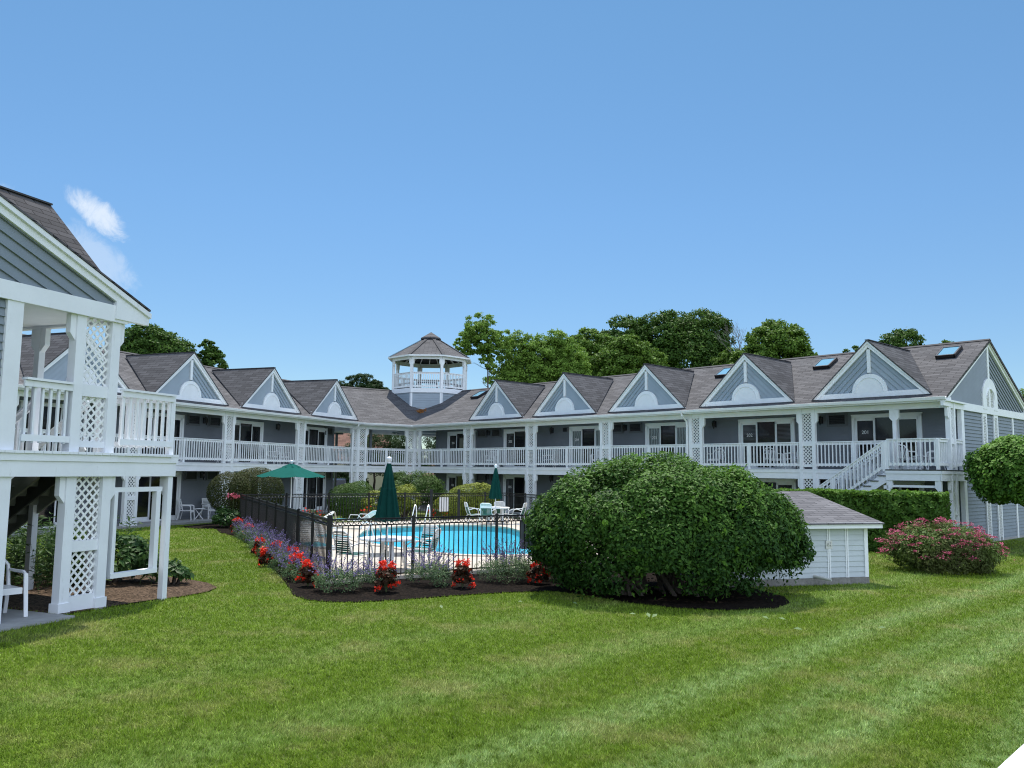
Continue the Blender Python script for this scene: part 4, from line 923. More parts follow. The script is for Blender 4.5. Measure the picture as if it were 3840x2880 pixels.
# ------------------------------------------------------------------ ground
from mathutils.geometry import delaunay_2d_cdt
def inpoly(P, poly):
    P = np.asarray(P, float); x, y = P[:, 0], P[:, 1]; ins = np.zeros(len(P), bool); n = len(poly)
    for i in range(n):
        (x0, y0), (x1, y1) = poly[i], poly[(i+1) % n]; c = ((y0 > y) != (y1 > y)) & (x < (x1-x0)*(y-y0)/(y1-y0+1e-12)+x0); ins ^= c
    return ins
def smooth_loop(P, k=6):
    P = [np.array(p, float) for p in P]; n = len(P); out = []
    for i in range(n):
        a, b, c, d = P[i-1], P[i], P[(i+1) % n], P[(i+2) % n]
        for j in range(k):
            t = j/k; out.append(.5*((2*b)+(-a+c)*t+(2*a-5*b+4*c-d)*t*t+(-a+3*b-3*c+d)*t**3))
    return [tuple(p) for p in out]
def patch(name, poly, zfun, m, kind='structure', step=.6, holes=(), edge=None):
    pts = [Vector(p) for p in poly]; n = len(pts); ed = [(i, (i+1) % n) for i in range(n)]; hp = []
    for h in holes: b0 = len(pts); pts += [Vector(p) for p in h]; ed += [(b0+i, b0+(i+1) % len(h)) for i in range(len(h))]; hp.append(h)
    xs, ys = [p[0] for p in poly], [p[1] for p in poly]
    if step:
        g = np.stack(np.meshgrid(np.arange(min(xs), max(xs), step), np.arange(min(ys), max(ys), step)), -1).reshape(-1, 2); g = g+rng.random(g.shape)*.02
        k = inpoly(g, poly)
        for h in hp: k &= ~inpoly(g, h)
        pts += [Vector(p) for p in g[k]]
    v, e, f, *_ = delaunay_2d_cdt(pts, ed, [], 0, 1e-5)
    V = np.array([(p.x, p.y) for p in v]); ce = np.array([V[list(t)].mean(0) for t in f]); k = inpoly(ce, poly)
    for h in hp: k &= ~inpoly(ce, h)
    mb = MB()
    for t, ok in zip(f, k):
        if ok: mb.face([(V[i][0], V[i][1], zfun(V[i][0], V[i][1])) for i in t], smooth=True)
    if edge is not None:
        for i in range(n): a, b = poly[i], poly[(i+1) % n]; mb.face([(a[0], a[1], edge), (b[0], b[1], edge), (b[0], b[1], zfun(*b)), (a[0], a[1], zfun(*a))])
    return tag(mb.build(name, m), kind=kind)
K0 = np.array([-3.88, 18.01]); va = np.array([.825, .565]); vb = np.array([-.404, .915]); LA, LB = 13.3, 17.8
def PD(a, b): p = K0+va*a+vb*b; return (p[0], p[1])
DECK = [PD(-.12, -.14), PD(LA+.12, -.14), PD(LA+.12, LB+.14), PD(-.12, LB+.14)]
POOL = smooth_loop([(-5.45, 30.5), (-5.5, 32.6), (-4.7, 34.6), (-3.2, 35.8), (-1.5, 36.2), (-.2, 35.0), (.5, 32.5), (1.1, 29.5), (1.7, 27), (1.75, 25.2), (1.0, 24.2), (0, 23.6), (-1.1, 23.5), (-2.0, 24.0), (-3.2, 25.2), (-4.4, 26.8), (-5.2, 28.6)])
pc = np.mean(POOL, axis=0)
COP = [tuple(pc+(np.array(p)-pc)*(1+.34/np.linalg.norm(np.array(p)-pc))) for p in POOL]
CUT = [PD(.3, .3), PD(LA-.3, .3), PD(LA-.3, LB-.3), PD(.3, LB-.3)]
lawn = MB()
BIG = [(-900, -300), (900, -300), (900, 1500), (-900, 1500)]
def lawn_sheet():
    inner = [(-16, 3), (12, 3), (12, 26), (-16, 26)]
    pts = [Vector(p) for p in BIG]+[Vector(p) for p in CUT]; ed = [(0, 1), (1, 2), (2, 3), (3, 0), (4, 5), (5, 6), (6, 7), (7, 4)]
    g = np.stack(np.meshgrid(np.arange(-20, 2, .55), np.arange(4, 25, .55)), -1).reshape(-1, 2); g = g[~inpoly(g, CUT)]; pts += [Vector(p) for p in g]
    v, e, f, *_ = delaunay_2d_cdt(pts, ed, [], 0, 1e-5); V = np.array([(p.x, p.y) for p in v]); ce = np.array([V[list(t)].mean(0) for t in f]); k = ~inpoly(ce, CUT)
    Z = gz(V[:, 0], V[:, 1]); mb = MB()
    for t, ok in zip(f, k):
        if ok: mb.face([(V[i][0], V[i][1], Z[i]) for i in t], smooth=True)
    return tag(mb.build('lawn', LAWN), kind='structure')
lawn_sheet()
BED = [(-11.95, 33.9), (-10.95, 31.6), (-9.85, 30.0), (-8.3, 26.9), (-6.95, 23.2), (-5.55, 20.0), (-4.75, 17.9), (-4.15, 16.2), (-3.75, 15.62), (-3.3, 15.45), (-2.8, 15.5), (-2.0, 15.9), (-1.1, 16.5), (0.1, 17.1), (.9, 17.25), (1.5, 16.8), (2.2, 15.9), (3.0, 15.35), (3.9, 15.15), (4.9, 15.45), (5.35, 16.1), (5.5, 16.9), (5.3, 17.7), (5.1, 18.6), (5.0, 21), PD(10.7, .0), PD(0, 0), PD(0, LB+.4), (-12.3, 35.4)]
patch('mulch_bed', BED, lambda x, y: gz(x, y)+.022, MULCH, step=.8)
BED2 = [(-6.86, 12.97), (-6.55, 13.9), (-6.3, 14.7), (-6.0, 15.4), (-5.8, 16.2), (-5.85, 16.9), (-6.3, 17.6), (-7.2, 18.4), (-9.2, 19.4), (-11.5, 19.2), (-13, 17.5), (-12.2, 16), (-9.76, 14.06)]
patch('wood_chip_bed', BED2, lambda x, y: gz(x, y)+.025, CHIPS, step=.5)
BED3 = [(-13.6, 34.4), (-12.6, 33.5), (-11.6, 33.4), (-11.0, 34.6), (-11.3, 37.4), (-13, 37)]
patch('shrub_bed', BED3, lambda x, y: .02, MULCH, step=.8)
BED4 = [(a[0]+.0, a[1]) for a in (PD(-.4, LB+.9), PD(5.6, LB+1.0), PD(6.2, LB+2.5), PD(4.5, LB+4.5), PD(-.5, LB+3.2))]
patch('parking_lot', [(-40, 61.5), (10, 61.5), (10, 72), (-40, 72)], lambda x, y: .012, mat('asphalt', (.05, .05, .052), .9, .15, 4, bump=.3), step=0)
patch('pool_deck', DECK, lambda x, y: .10, DECKC, holes=[COP], step=0, edge=-.1)
m = MB(); n = len(POOL)
for i in range(n):
    a, b, c, d = COP[i], COP[(i+1) % n], POOL[(i+1) % n], POOL[i]
    m.face([(*a, .125), (*b, .125), (*c, .125), (*d, .125)]); m.face([(*a, .09), (*b, .09), (*b, .125), (*a, .125)]); m.face([(*d, .125), (*c, .125), (*c, .04), (*d, .04)])
tag(m.build('pool_coping', DECKC), kind='structure')
m = MB()
for i in range(n):
    c, d = POOL[(i+1) % n], POOL[i]; m.face([(*d, .06), (*c, .06), (*c, -.14), (*d, -.14)])
tag(m.build('pool_tile_band', TILE), kind='structure')
m = MB(); IN = [tuple(pc+(np.array(p)-pc)*.93) for p in POOL]
for i in range(n):
    c, d, e, f = POOL[(i+1) % n], POOL[i], IN[i], IN[(i+1) % n]; m.face([(*d, -.14), (*c, -.14), (*f, -1.25), (*e, -1.25)], smooth=True)
m.face([(*p, -1.25) for p in IN]); tag(m.build('pool_basin', BASIN), kind='structure')
m = MB(); m.face([(*p, -.045) for p in POOL]); tag(m.build('pool_water', WATER), kind='structure')
m = MB(); 
for a in (3.2, 6.4, 9.6): q, r = PD(a, 0), PD(a, 3.6); m.bar((*q, .103), (*r, .103), .014, .003)
tag(m.build('deck_joints', FOUND), kind='structure')

# ------------------------------------------------------------------ black fence round the pool
fence = thing('pool_fence', (*K0, 0), 'black metal fence with a band of rings under its top rail enclosing the pool', 'fence')
def fpost(p, h=1.42, w=.07):
    m = MB(); x, y = p; m.box(x-w/2, x+w/2, y-w/2, y+w/2, 0, h-.03); m.box(x-w/2-.008, x+w/2+.008, y-w/2-.008, y+w/2+.008, h-.04, h-.015); m.box(x-w/2+.012, x+w/2-.012, y-w/2+.012, y+w/2-.012, h-.015, h); return m.build('fence_post', BLACK, fence)
def fpanel(p, q, rings=True, pitch=.132, name='fence_panel'):
    p, q = np.array(p), np.array(q); d = q-p; ln = np.linalg.norm(d); u = d/ln; p = p+u*.035; q = q-u*.035; ln -= .07; F = Frame(p, u, (-u[1], u[0])); m = MB(F)
    for z, h in ((1.36, .032), (1.225, .026), (.13, .03)): m.box(0, ln, -.016, .016, z-h/2, z+h/2)
    n = int(round(ln/pitch)); s = ln/n
    for i in range(1, n): m.box(i*s-.0095, i*s+.0095, -.0095, .0095, .05, 1.36 if not rings or i % 1 else 1.225)
    if rings:
        for i in range(n):
            c = (i+.5)*s; r = .05
            pts = [(c+r*math.cos(a), 0, 1.293+r*math.sin(a)) for a in np.linspace(0, 2*math.pi, 12, endpoint=False)]; m.tube(pts, .0095, 4, closed=True)
    return m.build(name, BLACK, fence)
def frun(ts, f, rings=True, h=None):
    P = [f(t) for t in ts]
    for i, p in enumerate(P[:-1]): fpanel(p, P[i+1], rings)
    for i, p in enumerate(P[1:]): fpost(p, *( (h or {}).get(i+1, (1.42, .07))))
frun(np.linspace(0, LB, 10), lambda t: PD(0, t))                                   # left run
front = [0, 2.02, 4.30, 6.5, 8.8, 11.0, LA]; frun(front, lambda t: PD(t, 0)); 
fpost(PD(0, 0), 1.46, .10)
farx = [0, 1.9, 3.8, 5.7, 7.5, 8.89, 10.4, 11.9, LA]; frun(farx, lambda t: PD(t, LB), True, {5: (1.55, .13), 6: (1.55, .13)})
frun(np.linspace(0, LB, 10), lambda t: PD(LA, LB-t))
def board(name, lab, t, b, w, z0, z1, m_, off):
    F = Frame(PD(t, b), va, (-va[1], va[0])); m = MB(F); r = .04
    c = [(0, z0+r), (r*.3, z0+r*.3), (r, z0), (w-r, z0), (w-r*.3, z0+r*.3), (w, z0+r), (w, z1-r), (w-r*.3, z1-r*.3), (w-r, z1), (r, z1), (r*.3, z1-r*.3), (0, z1-r)]; m.prism(c, off, off+.02)
    return tag(m.build(name, m_), lab, 'sign')
board('hanging_sign', 'back of a dark grey sign board hung on the near fence beside the big bush', 5.05, 0, 1.0, .52, 1.24, SIGNG, .03)
board('notice_board', 'blank white board hung on the fence gate at the far side of the pool', 9.35, LB, .5, .50, 1.18, SIGNW, .03)

# ------------------------------------------------------------------ pump shed
su = np.array([.960, .281]); SF = Frame((8.14, 19.17), -su, np.array([.281, -.960]))   # x to the left along the front, y outward
shed = thing('pump_shed', (8.14, 19.17, 0), 'low pale grey shed with a shallow shingled roof beside the big bush', 'shed')
SW, SD, SE, SRZ = 3.6, 5.0, 1.36, 2.0
m = MB(SF); m.lap([(.0, .16), (SW, .16), (SW, SE), (0, SE)], (1, 0), .118, .0, .016); m.box(.01, SW-.01, -.1, -.006, .16, SE-.02)
wo = m.build('front_wall', SHEDS, shed)
SG = Frame((8.14, 19.17), -SF.Y, su); m = MB(SG); m.lap([(0, .16), (SD, .16), (SD, SE), (SD/2, SRZ-.06), (0, SE)], (1, 0), .118, .0, .016); m.build('side_wall', SHEDS, shed)
m = MB(SF); m.box(-.02, SW, -SD, -.02, 0, .16); m.box(-.03, SW+.02, -.12, .035, -.02, .155); m.build('foundation', FOUND, shed)
m = MB(SF)
for x in (-.02, .50, .98): m.box(x, x+.035, -.004, .028, .14, SE-.02); m.box(x+.045, x+.075, -.004, .022, .14, SE-.02)
m.box(-.025, .07, -.05, .03, .12, SE-.02); m.build('door_trim', WHITE, shed)
m = MB(SF); m.box(-.25, SW+.25, .2, .235, SE-.10, SE+.02); m.box(-.25, SW+.25, .235, .25, SE-.03, SE+.03); m.box(-.25, SW+.25, -.02, .2, SE-.10, SE-.07)
m.hexa([(-.27, .235, SE-.10), (-.23, .235, SE-.10), (-.23, -SD/2, SRZ-.13), (-.27, -SD/2, SRZ-.13), (-.27, .235, SE+.015), (-.23, .235, SE+.015), (-.23, -SD/2, SRZ-.01), (-.27, -SD/2, SRZ-.01)])
m.build('eave_fascia', WHITE, shed)
m = MB(SF)
for s in (0, 1):
    y0, y1 = (.27, -SD/2) if s == 0 else (-SD-.27, -SD/2)
    q = [(-.29, y0, SE+.02), (SW+.27, y0, SE+.02), (SW+.27, y1, SRZ+.02), (-.29, y1, SRZ+.02)]
    if s: q = q[::-1]
    m.face(q[::-1]); m.face([(a, b, c-.03) for a, b, c in q]); m.face([q[0], q[1], (q[1][0], q[1][1], q[1][2]-.03), (q[0][0], q[0][1], q[0][2]-.03)]); m.face([q[3], q[0], (q[0][0], q[0][1], q[0][2]-.03), (q[3][0], q[3][1], q[3][2]-.03)])
m.build('shed_roof', SHEDR, shed)
m = MB(SF); m.box(.93, 1.10, .02, .032, .80, .98); m.box(.96, .98, .032, .05, .85, .95); m.bar((.98, .05, .90), (1.07, .05, .89), .015, .015); m.tube([(1.05, .03, .93), (1.05, .07, .92), (1.05, .05, .86)], .008, 5); m.build('door_latch', PVC, shed)
m = MB(SF)
m.tube([(1.42, -.02, .20), (1.38, .2, .19), (1.28, .42, .165)], .035, 10, cap=False); m.tube([(1.30, .40, .167), (1.279, .42, .165)], .03, 10); m.build('drain_pipe', PVC, shed)

# ------------------------------------------------------------------ small furniture
def garden_chair(slats=True):
    t = thing('garden_chair', (0, 0, 0), 'white plastic garden chair', 'chair')
    m = MB(); m.box(-.25, .25, -.24, .24, .40, .43)
    m.box(-.25, .25, .22, .25, .34, .42); m.build('seat', PLAST, t)
    m = MB()
    if slats:
        for k in range(7): z = .50+k*.058; yb = -.23-(z-.42)*.22; m.box(-.2, .2, yb-.012, yb+.012, z, z+.038)
        for s in (-1, 1): m.bar((s*.21, -.22, .42), (s*.19, -.33, .92), .035, .035)
        m.bar((-.2, -.33, .91), (.2, -.33, .91), .05, .05)
    else:
        for k in range(6): x = -.17+k*.068; m.bar((x, -.24, .43), (x*.9, -.32, .80), .03, .018)
        m.tube([(-.25, -.22, .42), (-.26, -.30, .72), (-.16, -.34, .86), (0, -.35, .89), (.16, -.34, .86), (.26, -.30, .72), (.25, -.22, .42)], .026, 6)
    m.build('backrest', PLAST, t)
    for s in (-1, 1):
        m = MB(); m.tube([(s*.27, -.27, .66), (s*.29, -.1, .65), (s*.29, .16, .65), (s*.285, .24, .62)], [.02, .024, .026, .024], 6); m.build('armrest', PLAST, t)
        m = MB(); m.bar((s*.285, .24, .63), (s*.30, .29, 0), .055, .03, (0, 1, 0)); m.build('leg', PLAST, t)
        m = MB(); m.bar((s*.25, -.22, .44), (s*.27, -.33, 0), .055, .03, (0, 1, 0)); m.build('leg', PLAST, t)
    return t
gch = [garden_chair(True), garden_chair(False)]; used = {}
def place(src, x, y, z, rz, label, group, key):
    o = src if key not in used else copy_tree(src); used[key] = 1
    o.location = (x, y, z); o.rotation_euler = (0, 0, rz); o['label'] = label
    if group: o['group'] = group
    elif 'group' in o: del o['group']
    return o
def onw(F, x, y): q = F.p((x, y, 0)); return q[0], q[1]
CH1, CH2 = 12.8, 11.3
G1 = 'white chairs on the motel porches'
def wing_chair(F, x, y, z, turn, label, k): X, Y = onw(F, x, y); a = math.atan2(F.Y[1], F.Y[0])-math.pi/2; place(gch[k], X, Y, z, a+turn, label, G1, 'g%d' % k)
wing_chair(FL, CH1, -.85, .087, .5, 'white slat back chair on the ground porch, left of the folding table', 0)
wing_chair(FL, CH2, -.85, .087, -.15, 'white slat back chair on the ground porch between folding table and clipped shrub', 0)
wing_chair(FL, 1.15, -.75, .087, .3, 'white rounded chair on the ground porch behind the far fence', 1)
wing_chair(FL, 10.5, -.8, ZD+.018, .6, 'white chair on the upper balcony above the two porch chairs', 0)
wing_chair(FL, 6.9, -.9, ZD+.018, .3, 'white balcony chair left of the open green parasol', 0)
wing_chair(FL, 5.9, -.9, ZD+.018, -.4, 'white balcony chair right above the open green parasol', 0)
wing_chair(FR, 6.2, -.9, ZD+.018, .5, 'white balcony chair in front of room 205, left of its door', 0)
wing_chair(FR, 10.9, -.8, ZD+.018, -.6, 'white balcony chair right of the room 205 lattice column', 0)
wing_chair(FR, 14.4, -.8, ZD+.018, .4, 'white balcony chair before the curtained door of room 204', 0)
wing_chair(FR, 21.3, -.75, ZD+.018, .1, 'round backed white balcony chair left of the door of room 202', 1)
wing_chair(FR, 24.1, -.7, ZD+.018, 1.0, 'white balcony chair at the right side of the room 202 door', 1)
wing_chair(FR, 24.9, -.7, ZD+.018, -.9, 'white balcony chair tight beside the lattice column next to room 201', 0)
wing_chair(FR, 29.6, -.35, ZD+.03, 3.0, 'white chair with its back to the stairs on the raised landing', 1)
wing_chair(FR, 30.6, -.5, ZD+.03, -1.1, 'white chair in the right corner of the raised landing', 1)
place(gch[1], -7.62, 12.55, .205, -2.2, 'white plastic armchair on the near patio slab at the left edge', G1, 'g1')
X, Y = onw(FN, 1.9, -1.2); place(gch[0], X, Y, ZD+.02, 1.2, 'white chair behind the railing of the near upper porch', G1, 'g0')
def folding_table(x, y, z, label):
    t = thing('folding_table', (x, y, z), label, 'table', None, .3); m = MB(); m.lathe([(0, .46), (.24, .46), (.25, .475), (.24, .49), (0, .49)], 0, 0, 20); o = m.build('tabletop', PLAST, t); 
    for s in (-1, 1):
        m = MB(); m.bar((-.16, s*.13, .46), (.16, s*.13, 0), .02, .03); o = m.build('leg', PLAST, t)
        m = MB(); m.bar((.16, s*.11, .46), (-.16, s*.11, 0), .02, .03); o = m.build('leg', PLAST, t)
    return t
def rel(t):  # children meshes were built in local numbers: keep them local
    pass
X, Y = onw(FL, (CH1+CH2)/2, -.8); FTAB = (X, Y)
def at0(build, x, y, z, rz, label, cat, name, group=None):
    t = thing(name, (0, 0, 0), label, cat, group); build(t); t.location = (x, y, z); t.rotation_euler = (0, 0, rz); return t
def b_fold(t):
    m = MB(); m.lathe([(0, .46), (.26, .46), (.27, .475), (.26, .49), (0, .49)], 0, 0, 20); m.build('tabletop', PLAST, t)
    for s in (-1, 1):
        for d in (-1, 1): m = MB(); m.bar((-.17*d, s*(.12+.02*d), .46), (.17*d, s*(.12+.02*d), 0), .02, .03); m.build('leg', PLAST, t)
at0(b_fold, FTAB[0], FTAB[1], .087, .4, 'small white folding table between two slat back chairs on the ground porch', 'table', 'folding_table')
X, Y = onw(FR, 30.15, -.3); at0(b_fold, X, Y, ZD+.03, .4, 'small white table between the chairs on the raised landing', 'table', 'folding_table')

def b_pooltable(t, r=.64):
    m = MB(); m.lathe([(0, .70), (r-.04, .70), (r, .685), (r+.015, .705), (r, .735), (r-.06, .72), (0, .72)], 0, 0, 36); m.build('tabletop', PLAST, t)
    for k in range(4):
        a = k*math.pi/2+.4; c, s = math.cos(a), math.sin(a); m = MB()
        m.bar((c*.42, s*.42, .70), (c*.46, s*.46, 0), .11, .035, (c, s, 0)); m.build('leg', PLAST, t)
    m = MB()
    for k in range(2): a = k*math.pi/2+.4; c, s = math.cos(a)*.43, math.sin(a)*.43; m.bar((-c, -s, .33+.05*k), (c, s, .33+.05*k), .03, .10)
    m.build('brace', PLAST, t)
def b_closed(t, k=1):
    m = MB(); m.tube([(0, 0, .02), (0, 0, 2.62)], .022, 10); m.lathe([(0, 0), (.22, 0), (.22, .05), (.05, .08), (.045, .3), (0, .3)], 0, 0, 20); m.build('pole', TUBE, t)
    m = MB(); n = 48; prof = [(.05, 2.60), (.07, 2.52), (.10, 2.35), (.125, 2.15), (.135, 2.02), (.15, 2.0), (.165, 1.85), (.20, 1.6), (.235, 1.35), (.25, 1.23)]
    P = []
    for i, (r, z) in enumerate(prof):
        row = []
        for j in range(n):
            a = 2*math.pi*j/n; f = 1+(.20*math.cos(a*8)+.07*math.cos(a*16+1))*min(1, max(0, (2.55-z)*1.6)); zz = z+(.02*math.cos(a*8) if i == len(prof)-1 else 0)+(.02*math.cos(a*16) if i == 4 else 0)
            row.append((r*f*math.cos(a), r*f*math.sin(a), zz))
        P.append(row)
    for i in range(len(P)-1):
        for j in range(n): m.face([P[i][j], P[i+1][j], P[i+1][(j+1) % n], P[i][(j+1) % n]], smooth=True)
    m.build('folded_canopy', UMBD, t)
    m = MB(); m.lathe([(0, 2.60), (.045, 2.60), (.04, 2.64), (.062, 2.665), (.07, 2.70), (.06, 2.735), (.03, 2.76), (0, 2.765)], 0, 0, 16); m.build('finial', PLAST, t)
def b_open(t):
    m = MB(); m.tube([(0, 0, .02), (.03, 0, 1.4), (0, 0, 2.62)], .022, 10); m.lathe([(0, 0), (.26, 0), (.26, .06), (.05, .1), (.045, .35), (0, .35)], 0, 0, 20); m.build('pole', TUBE, t)
    m = MB(); n = 8
    def ring(r, z, tw=.39): return [(r*math.cos(2*math.pi*j/n+tw), r*math.sin(2*math.pi*j/n+tw), z) for j in range(n)]
    def sagrows(r0, z0, r1, z1, rows=5):
        out = []
        for i in range(rows+1):
            f = i/rows; R_ = ring(r0+(r1-r0)*f, z0+(z1-z0)*f); q = []
            for j in range(n):
                a, b = Vector(R_[j]), Vector(R_[(j+1) % n])
                for k in range(4): s = k/4; p = a.lerp(b, s); p.z -= .05*f*math.sin(math.pi*s); q.append(p)
            out.append(q)
        for i in range(rows):
            for j in range(4*n): m.face([out[i][j], out[i+1][j], out[i+1][(j+1) % (4*n)], out[i][(j+1) % (4*n)]])
    sagrows(.30, 2.50, 1.36, 2.12); m.build('canopy', UMBG, t)
    m = MB(); sagrows(.02, 2.64, .38, 2.50, 3); m.build('vent_cap', UMBG, t)
    for j in range(n):
        a = 2*math.pi*j/n+.39; m = MB(); m.bar((.02*math.cos(a), .02*math.sin(a), 2.55), (1.33*math.cos(a), 1.33*math.sin(a), 2.10), .015, .02); m.build('rib', TUBE, t)
    m = MB(); m.lathe([(0, 2.62), (.045, 2.63), (.04, 2.66), (.062, 2.69), (.06, 2.74), (0, 2.77)], 0, 0, 16); m.build('finial', PLAST, t)
T1 = (-2.93, 19.95); T2 = (-.68, 37.4)
at0(b_pooltable, *T1, .105, 0, 'round white table with the tall folded parasol, nearest the camera inside the fence', 'table', 'pool_table')
at0(b_pooltable, *T2, .105, .5, 'round white table with four strap chairs at the far end of the pool', 'table', 'pool_table')
at0(lambda t: b_closed(t), T1[0], T1[1], .0, .2, 'folded dark green parasol standing through the near pool table', 'parasol', 'closed_parasol', 'folded green parasols')
at0(lambda t: b_closed(t), T2[0], T2[1], -.02, .9, 'folded dark green parasol at the far round table, the smaller of the two', 'parasol', 'closed_parasol', 'folded green parasols')
at0(b_open, -8.85, 33.5, .02, 0, 'open bright green parasol on a white pole at the far left of the pool', 'parasol', 'open_parasol')

def patio_chair():
    t = thing('patio_chair', (0, 0, 0), 'white tube patio chair with green straps', 'chair')
    m = MB()
    for s in (-1, 1):
        m.tube([(s*.27, .26, .42), (s*.27, .0, .40), (s*.27, -.22, .39), (s*.25, -.30, .55), (s*.24, -.40, .90)], .016, 7)
    m.tube([(-.24, -.40, .89), (-.16, -.415, .945), (.16, -.415, .945), (.24, -.40, .89)], .016, 7); m.tube([(-.27, .26, .42), (-.22, .30, .42), (.22, .30, .42), (.27, .26, .42)], .016, 7)
    m.build('seat_frame', TUBE, t)
    for s in (-1, 1):
        m = MB(); m.tube([(s*.29, -.31, .62), (s*.32, -.12, .68), (s*.33, .12, .67), (s*.33, .27, .58), (s*.33, .31, .4), (s*.32, .26, .05), (s*.31, .16, .018), (s*.30, -.25, .018), (s*.29, -.36, .05), (s*.28, -.24, .38)], .017, 7); m.build('arm_and_leg_loop', TUBE, t)
    m = MB()
    for k in range(9):
        z = .46+k*.05; y = -.24-(z-.39)*.29
        if k < 6: m.box(-.245, .245, y-.006, y+.006, z-.018, z+.018)
    for k in range(8): y = -.18+k*.058; m.box(-.265, .265, y-.022, y+.022, .408, .42)
    m.build('green_straps', STRAPG, t)
    m = MB()
    for k in range(6, 10): z = .46+k*.05; y = -.24-(z-.39)*.29; m.box(-.24, .24, y-.006, y+.006, z-.018, z+.018)
    m.build('white_straps', STRAPW, t); return t
pch = patio_chair(); G2 = 'strap chairs round the pool tables'
for i, (x, y, rz, lab) in enumerate([(-3.62, 19.35, -.65, 'green strap chair seen from behind at the left of the near round table'), (-2.12, 20.1, 1.35, 'green strap chair at the right of the near round table'), (-2.25, 20.95, 2.5, 'green strap chair behind the near round table by the pool edge'),
        (-1.62, 37.3, -1.25, 'green strap chair left of the far round table'), (-1.0, 36.65, -.2, 'green strap chair in front of the far round table'), (-.45, 38.2, 3.3, 'green strap chair behind the far round table'), (.28, 37.2, 1.25, 'green strap chair right of the far round table')]):
    place(pch, x, y, .10, rz, lab, G2, 'p')
def lounger():
    t = thing('sun_lounger', (0, 0, 0), 'white strap sun lounger', 'sun lounger')
    m = MB()
    for s in (-1, 1): m.tube([(s*.31, .95, .33), (s*.31, -.35, .33), (s*.31, -.95, .72)], .017, 7)
    m.tube([(-.31, .95, .33), (0, .97, .33), (.31, .95, .33)], .017, 7); m.tube([(-.31, -.95, .72), (0, -.97, .735), (.31, -.95, .72)], .017, 7); m.build('lounger_frame', TUBE, t)
    for y in (.72, -.55):
        m = MB(); m.tube([(-.31, y, .33), (-.33, y+.04, .06), (-.28, y+.05, .017), (.28, y+.05, .017), (.33, y+.04, .06), (.31, y, .33)], .016, 7); m.build('leg_loop', TUBE, t)
    for s in (-1, 1): m = MB(); m.tube([(s*.33, -.5, .42), (s*.36, -.35, .56), (s*.36, .0, .56), (s*.33, .12, .33)], .015, 7); m.build('armrest', TUBE, t)
    m = MB()
    for k in range(19): y = .9-k*.066; m.box(-.30, .30, y-.024, y+.024, .345, .355)
    m.build('aqua_straps', STRAPB, t); m = MB()
    for k in range(8): f = (k+.7)/8.4; y = -.35-.6*f; z = .345+.39*f; m.bar((-.30, y, z), (.30, y, z), .045, .01, (0, .5, .8))
    m.build('white_straps', STRAPW, t); return t
lg = lounger(); G3 = 'sun loungers round the pool'
for i, (x, y, rz, lab) in enumerate([(-5.35, 22.6, -2.6, 'aqua strap sun lounger just inside the left fence, nearest the camera'), (-5.6, 25.4, -2.35, 'aqua strap sun lounger behind the nearest one along the left fence'), (-7.6, 31.2, 1.9, 'sun lounger near the open green parasol with a towel over its back'),
        (-6.2, 33.4, 1.2, 'sun lounger left of the far pool edge near the hand rail'), (1.35, 35.2, 2.7, 'sun lounger right of the far round table'), (2.3, 33.7, 2.5, 'sun lounger by the far right pool edge, partly behind the big bush')]):
    place(lg, x, y, .10, rz, lab, G3, 'l')
m = MB(Frame((-7.0, 31.1), (math.cos(1.9), math.sin(1.9)), (-math.sin(1.9), math.cos(1.9))))
def grid_sheet(mb, f, nu_, nv, th=.01):
    P = [[f(i/nu_, j/nv) for j in range(nv+1)] for i in range(nu_+1)]
    for i in range(nu_):
        for j in range(nv): mb.face([P[i][j], P[i+1][j], P[i+1][j+1], P[i][j+1]], smooth=True); mb.face([(a, b, c-th) for a, b, c in (P[i][j+1], P[i+1][j+1], P[i+1][j], P[i][j])], smooth=True)
c, s = math.cos(1.9), math.sin(1.9)
def tw(u, v):
    y = -1.02+(.10 if v < .5 else 0)*math.sin(0); q = (v-.5)*2; ly = -.98+abs(q)**.4*np.sign(q)*.10+.02*math.sin(u*12); lz = .86-.50*abs(q)**1.2+.015*math.sin(u*17+v*5); lx = -.28+.56*u
    return (-7.6+c*lx-s*ly, 31.2+s*lx+c*ly, lz)
m = MB(); grid_sheet(m, tw, 16, 16); tag(m.build('towel', TOWEL, None, (-7.6, 31.2, .5)), 'cream towel hanging over the lounger near the open parasol', 'towel')
m = MB(); m.lathe([(0, 0), (.045, 0), (.047, .16), (.03, .2), (.018, .22), (.018, .26), (0, .26)], -8.6, 31.7, 14); m.lathe([(0, .26), (.022, .26), (.022, .3), (0, .3)], -8.6, 31.7, 12); bt = m.build('bottle', BLUEP, None, (-8.6, 31.7, 0)); bt.location.z = .62; tag(bt, 'blue bottle standing on the small table near the open parasol pole', 'bottle')
def b_side(t):
    m = MB(); m.lathe([(0, .48), (.24, .48), (.25, .5), (.24, .515), (0, .515)], 0, 0, 20); m.build('tabletop', PLAST, t)
    for k in range(4): a = k*math.pi/2+.7; m = MB(); m.bar((.15*math.cos(a), .15*math.sin(a), .48), (.21*math.cos(a), .21*math.sin(a), 0), .03, .03); m.build('leg', PLAST, t)
at0(b_side, -8.6, 31.7, .103, 0, 'low round white side table carrying a blue bottle by the open parasol', 'table', 'side_table')
def b_rail(t):
    for s in (-1, 1):
        m = MB(); m.tube([(s*.3, .45, 0), (s*.3, .44, .55), (s*.3, .36, .80), (s*.3, .22, .84), (s*.3, .08, .76), (s*.3, -.35, .22), (s*.3, -.5, -.35), (s*.3, -.52, -.9)], .024, 8); m.build('rail_tube', CHROME, t)
at0(b_rail, -3.9, 36.25, .1, -.15, 'white looped hand rails over the steps at the far pool edge', 'handrail', 'pool_handrail')
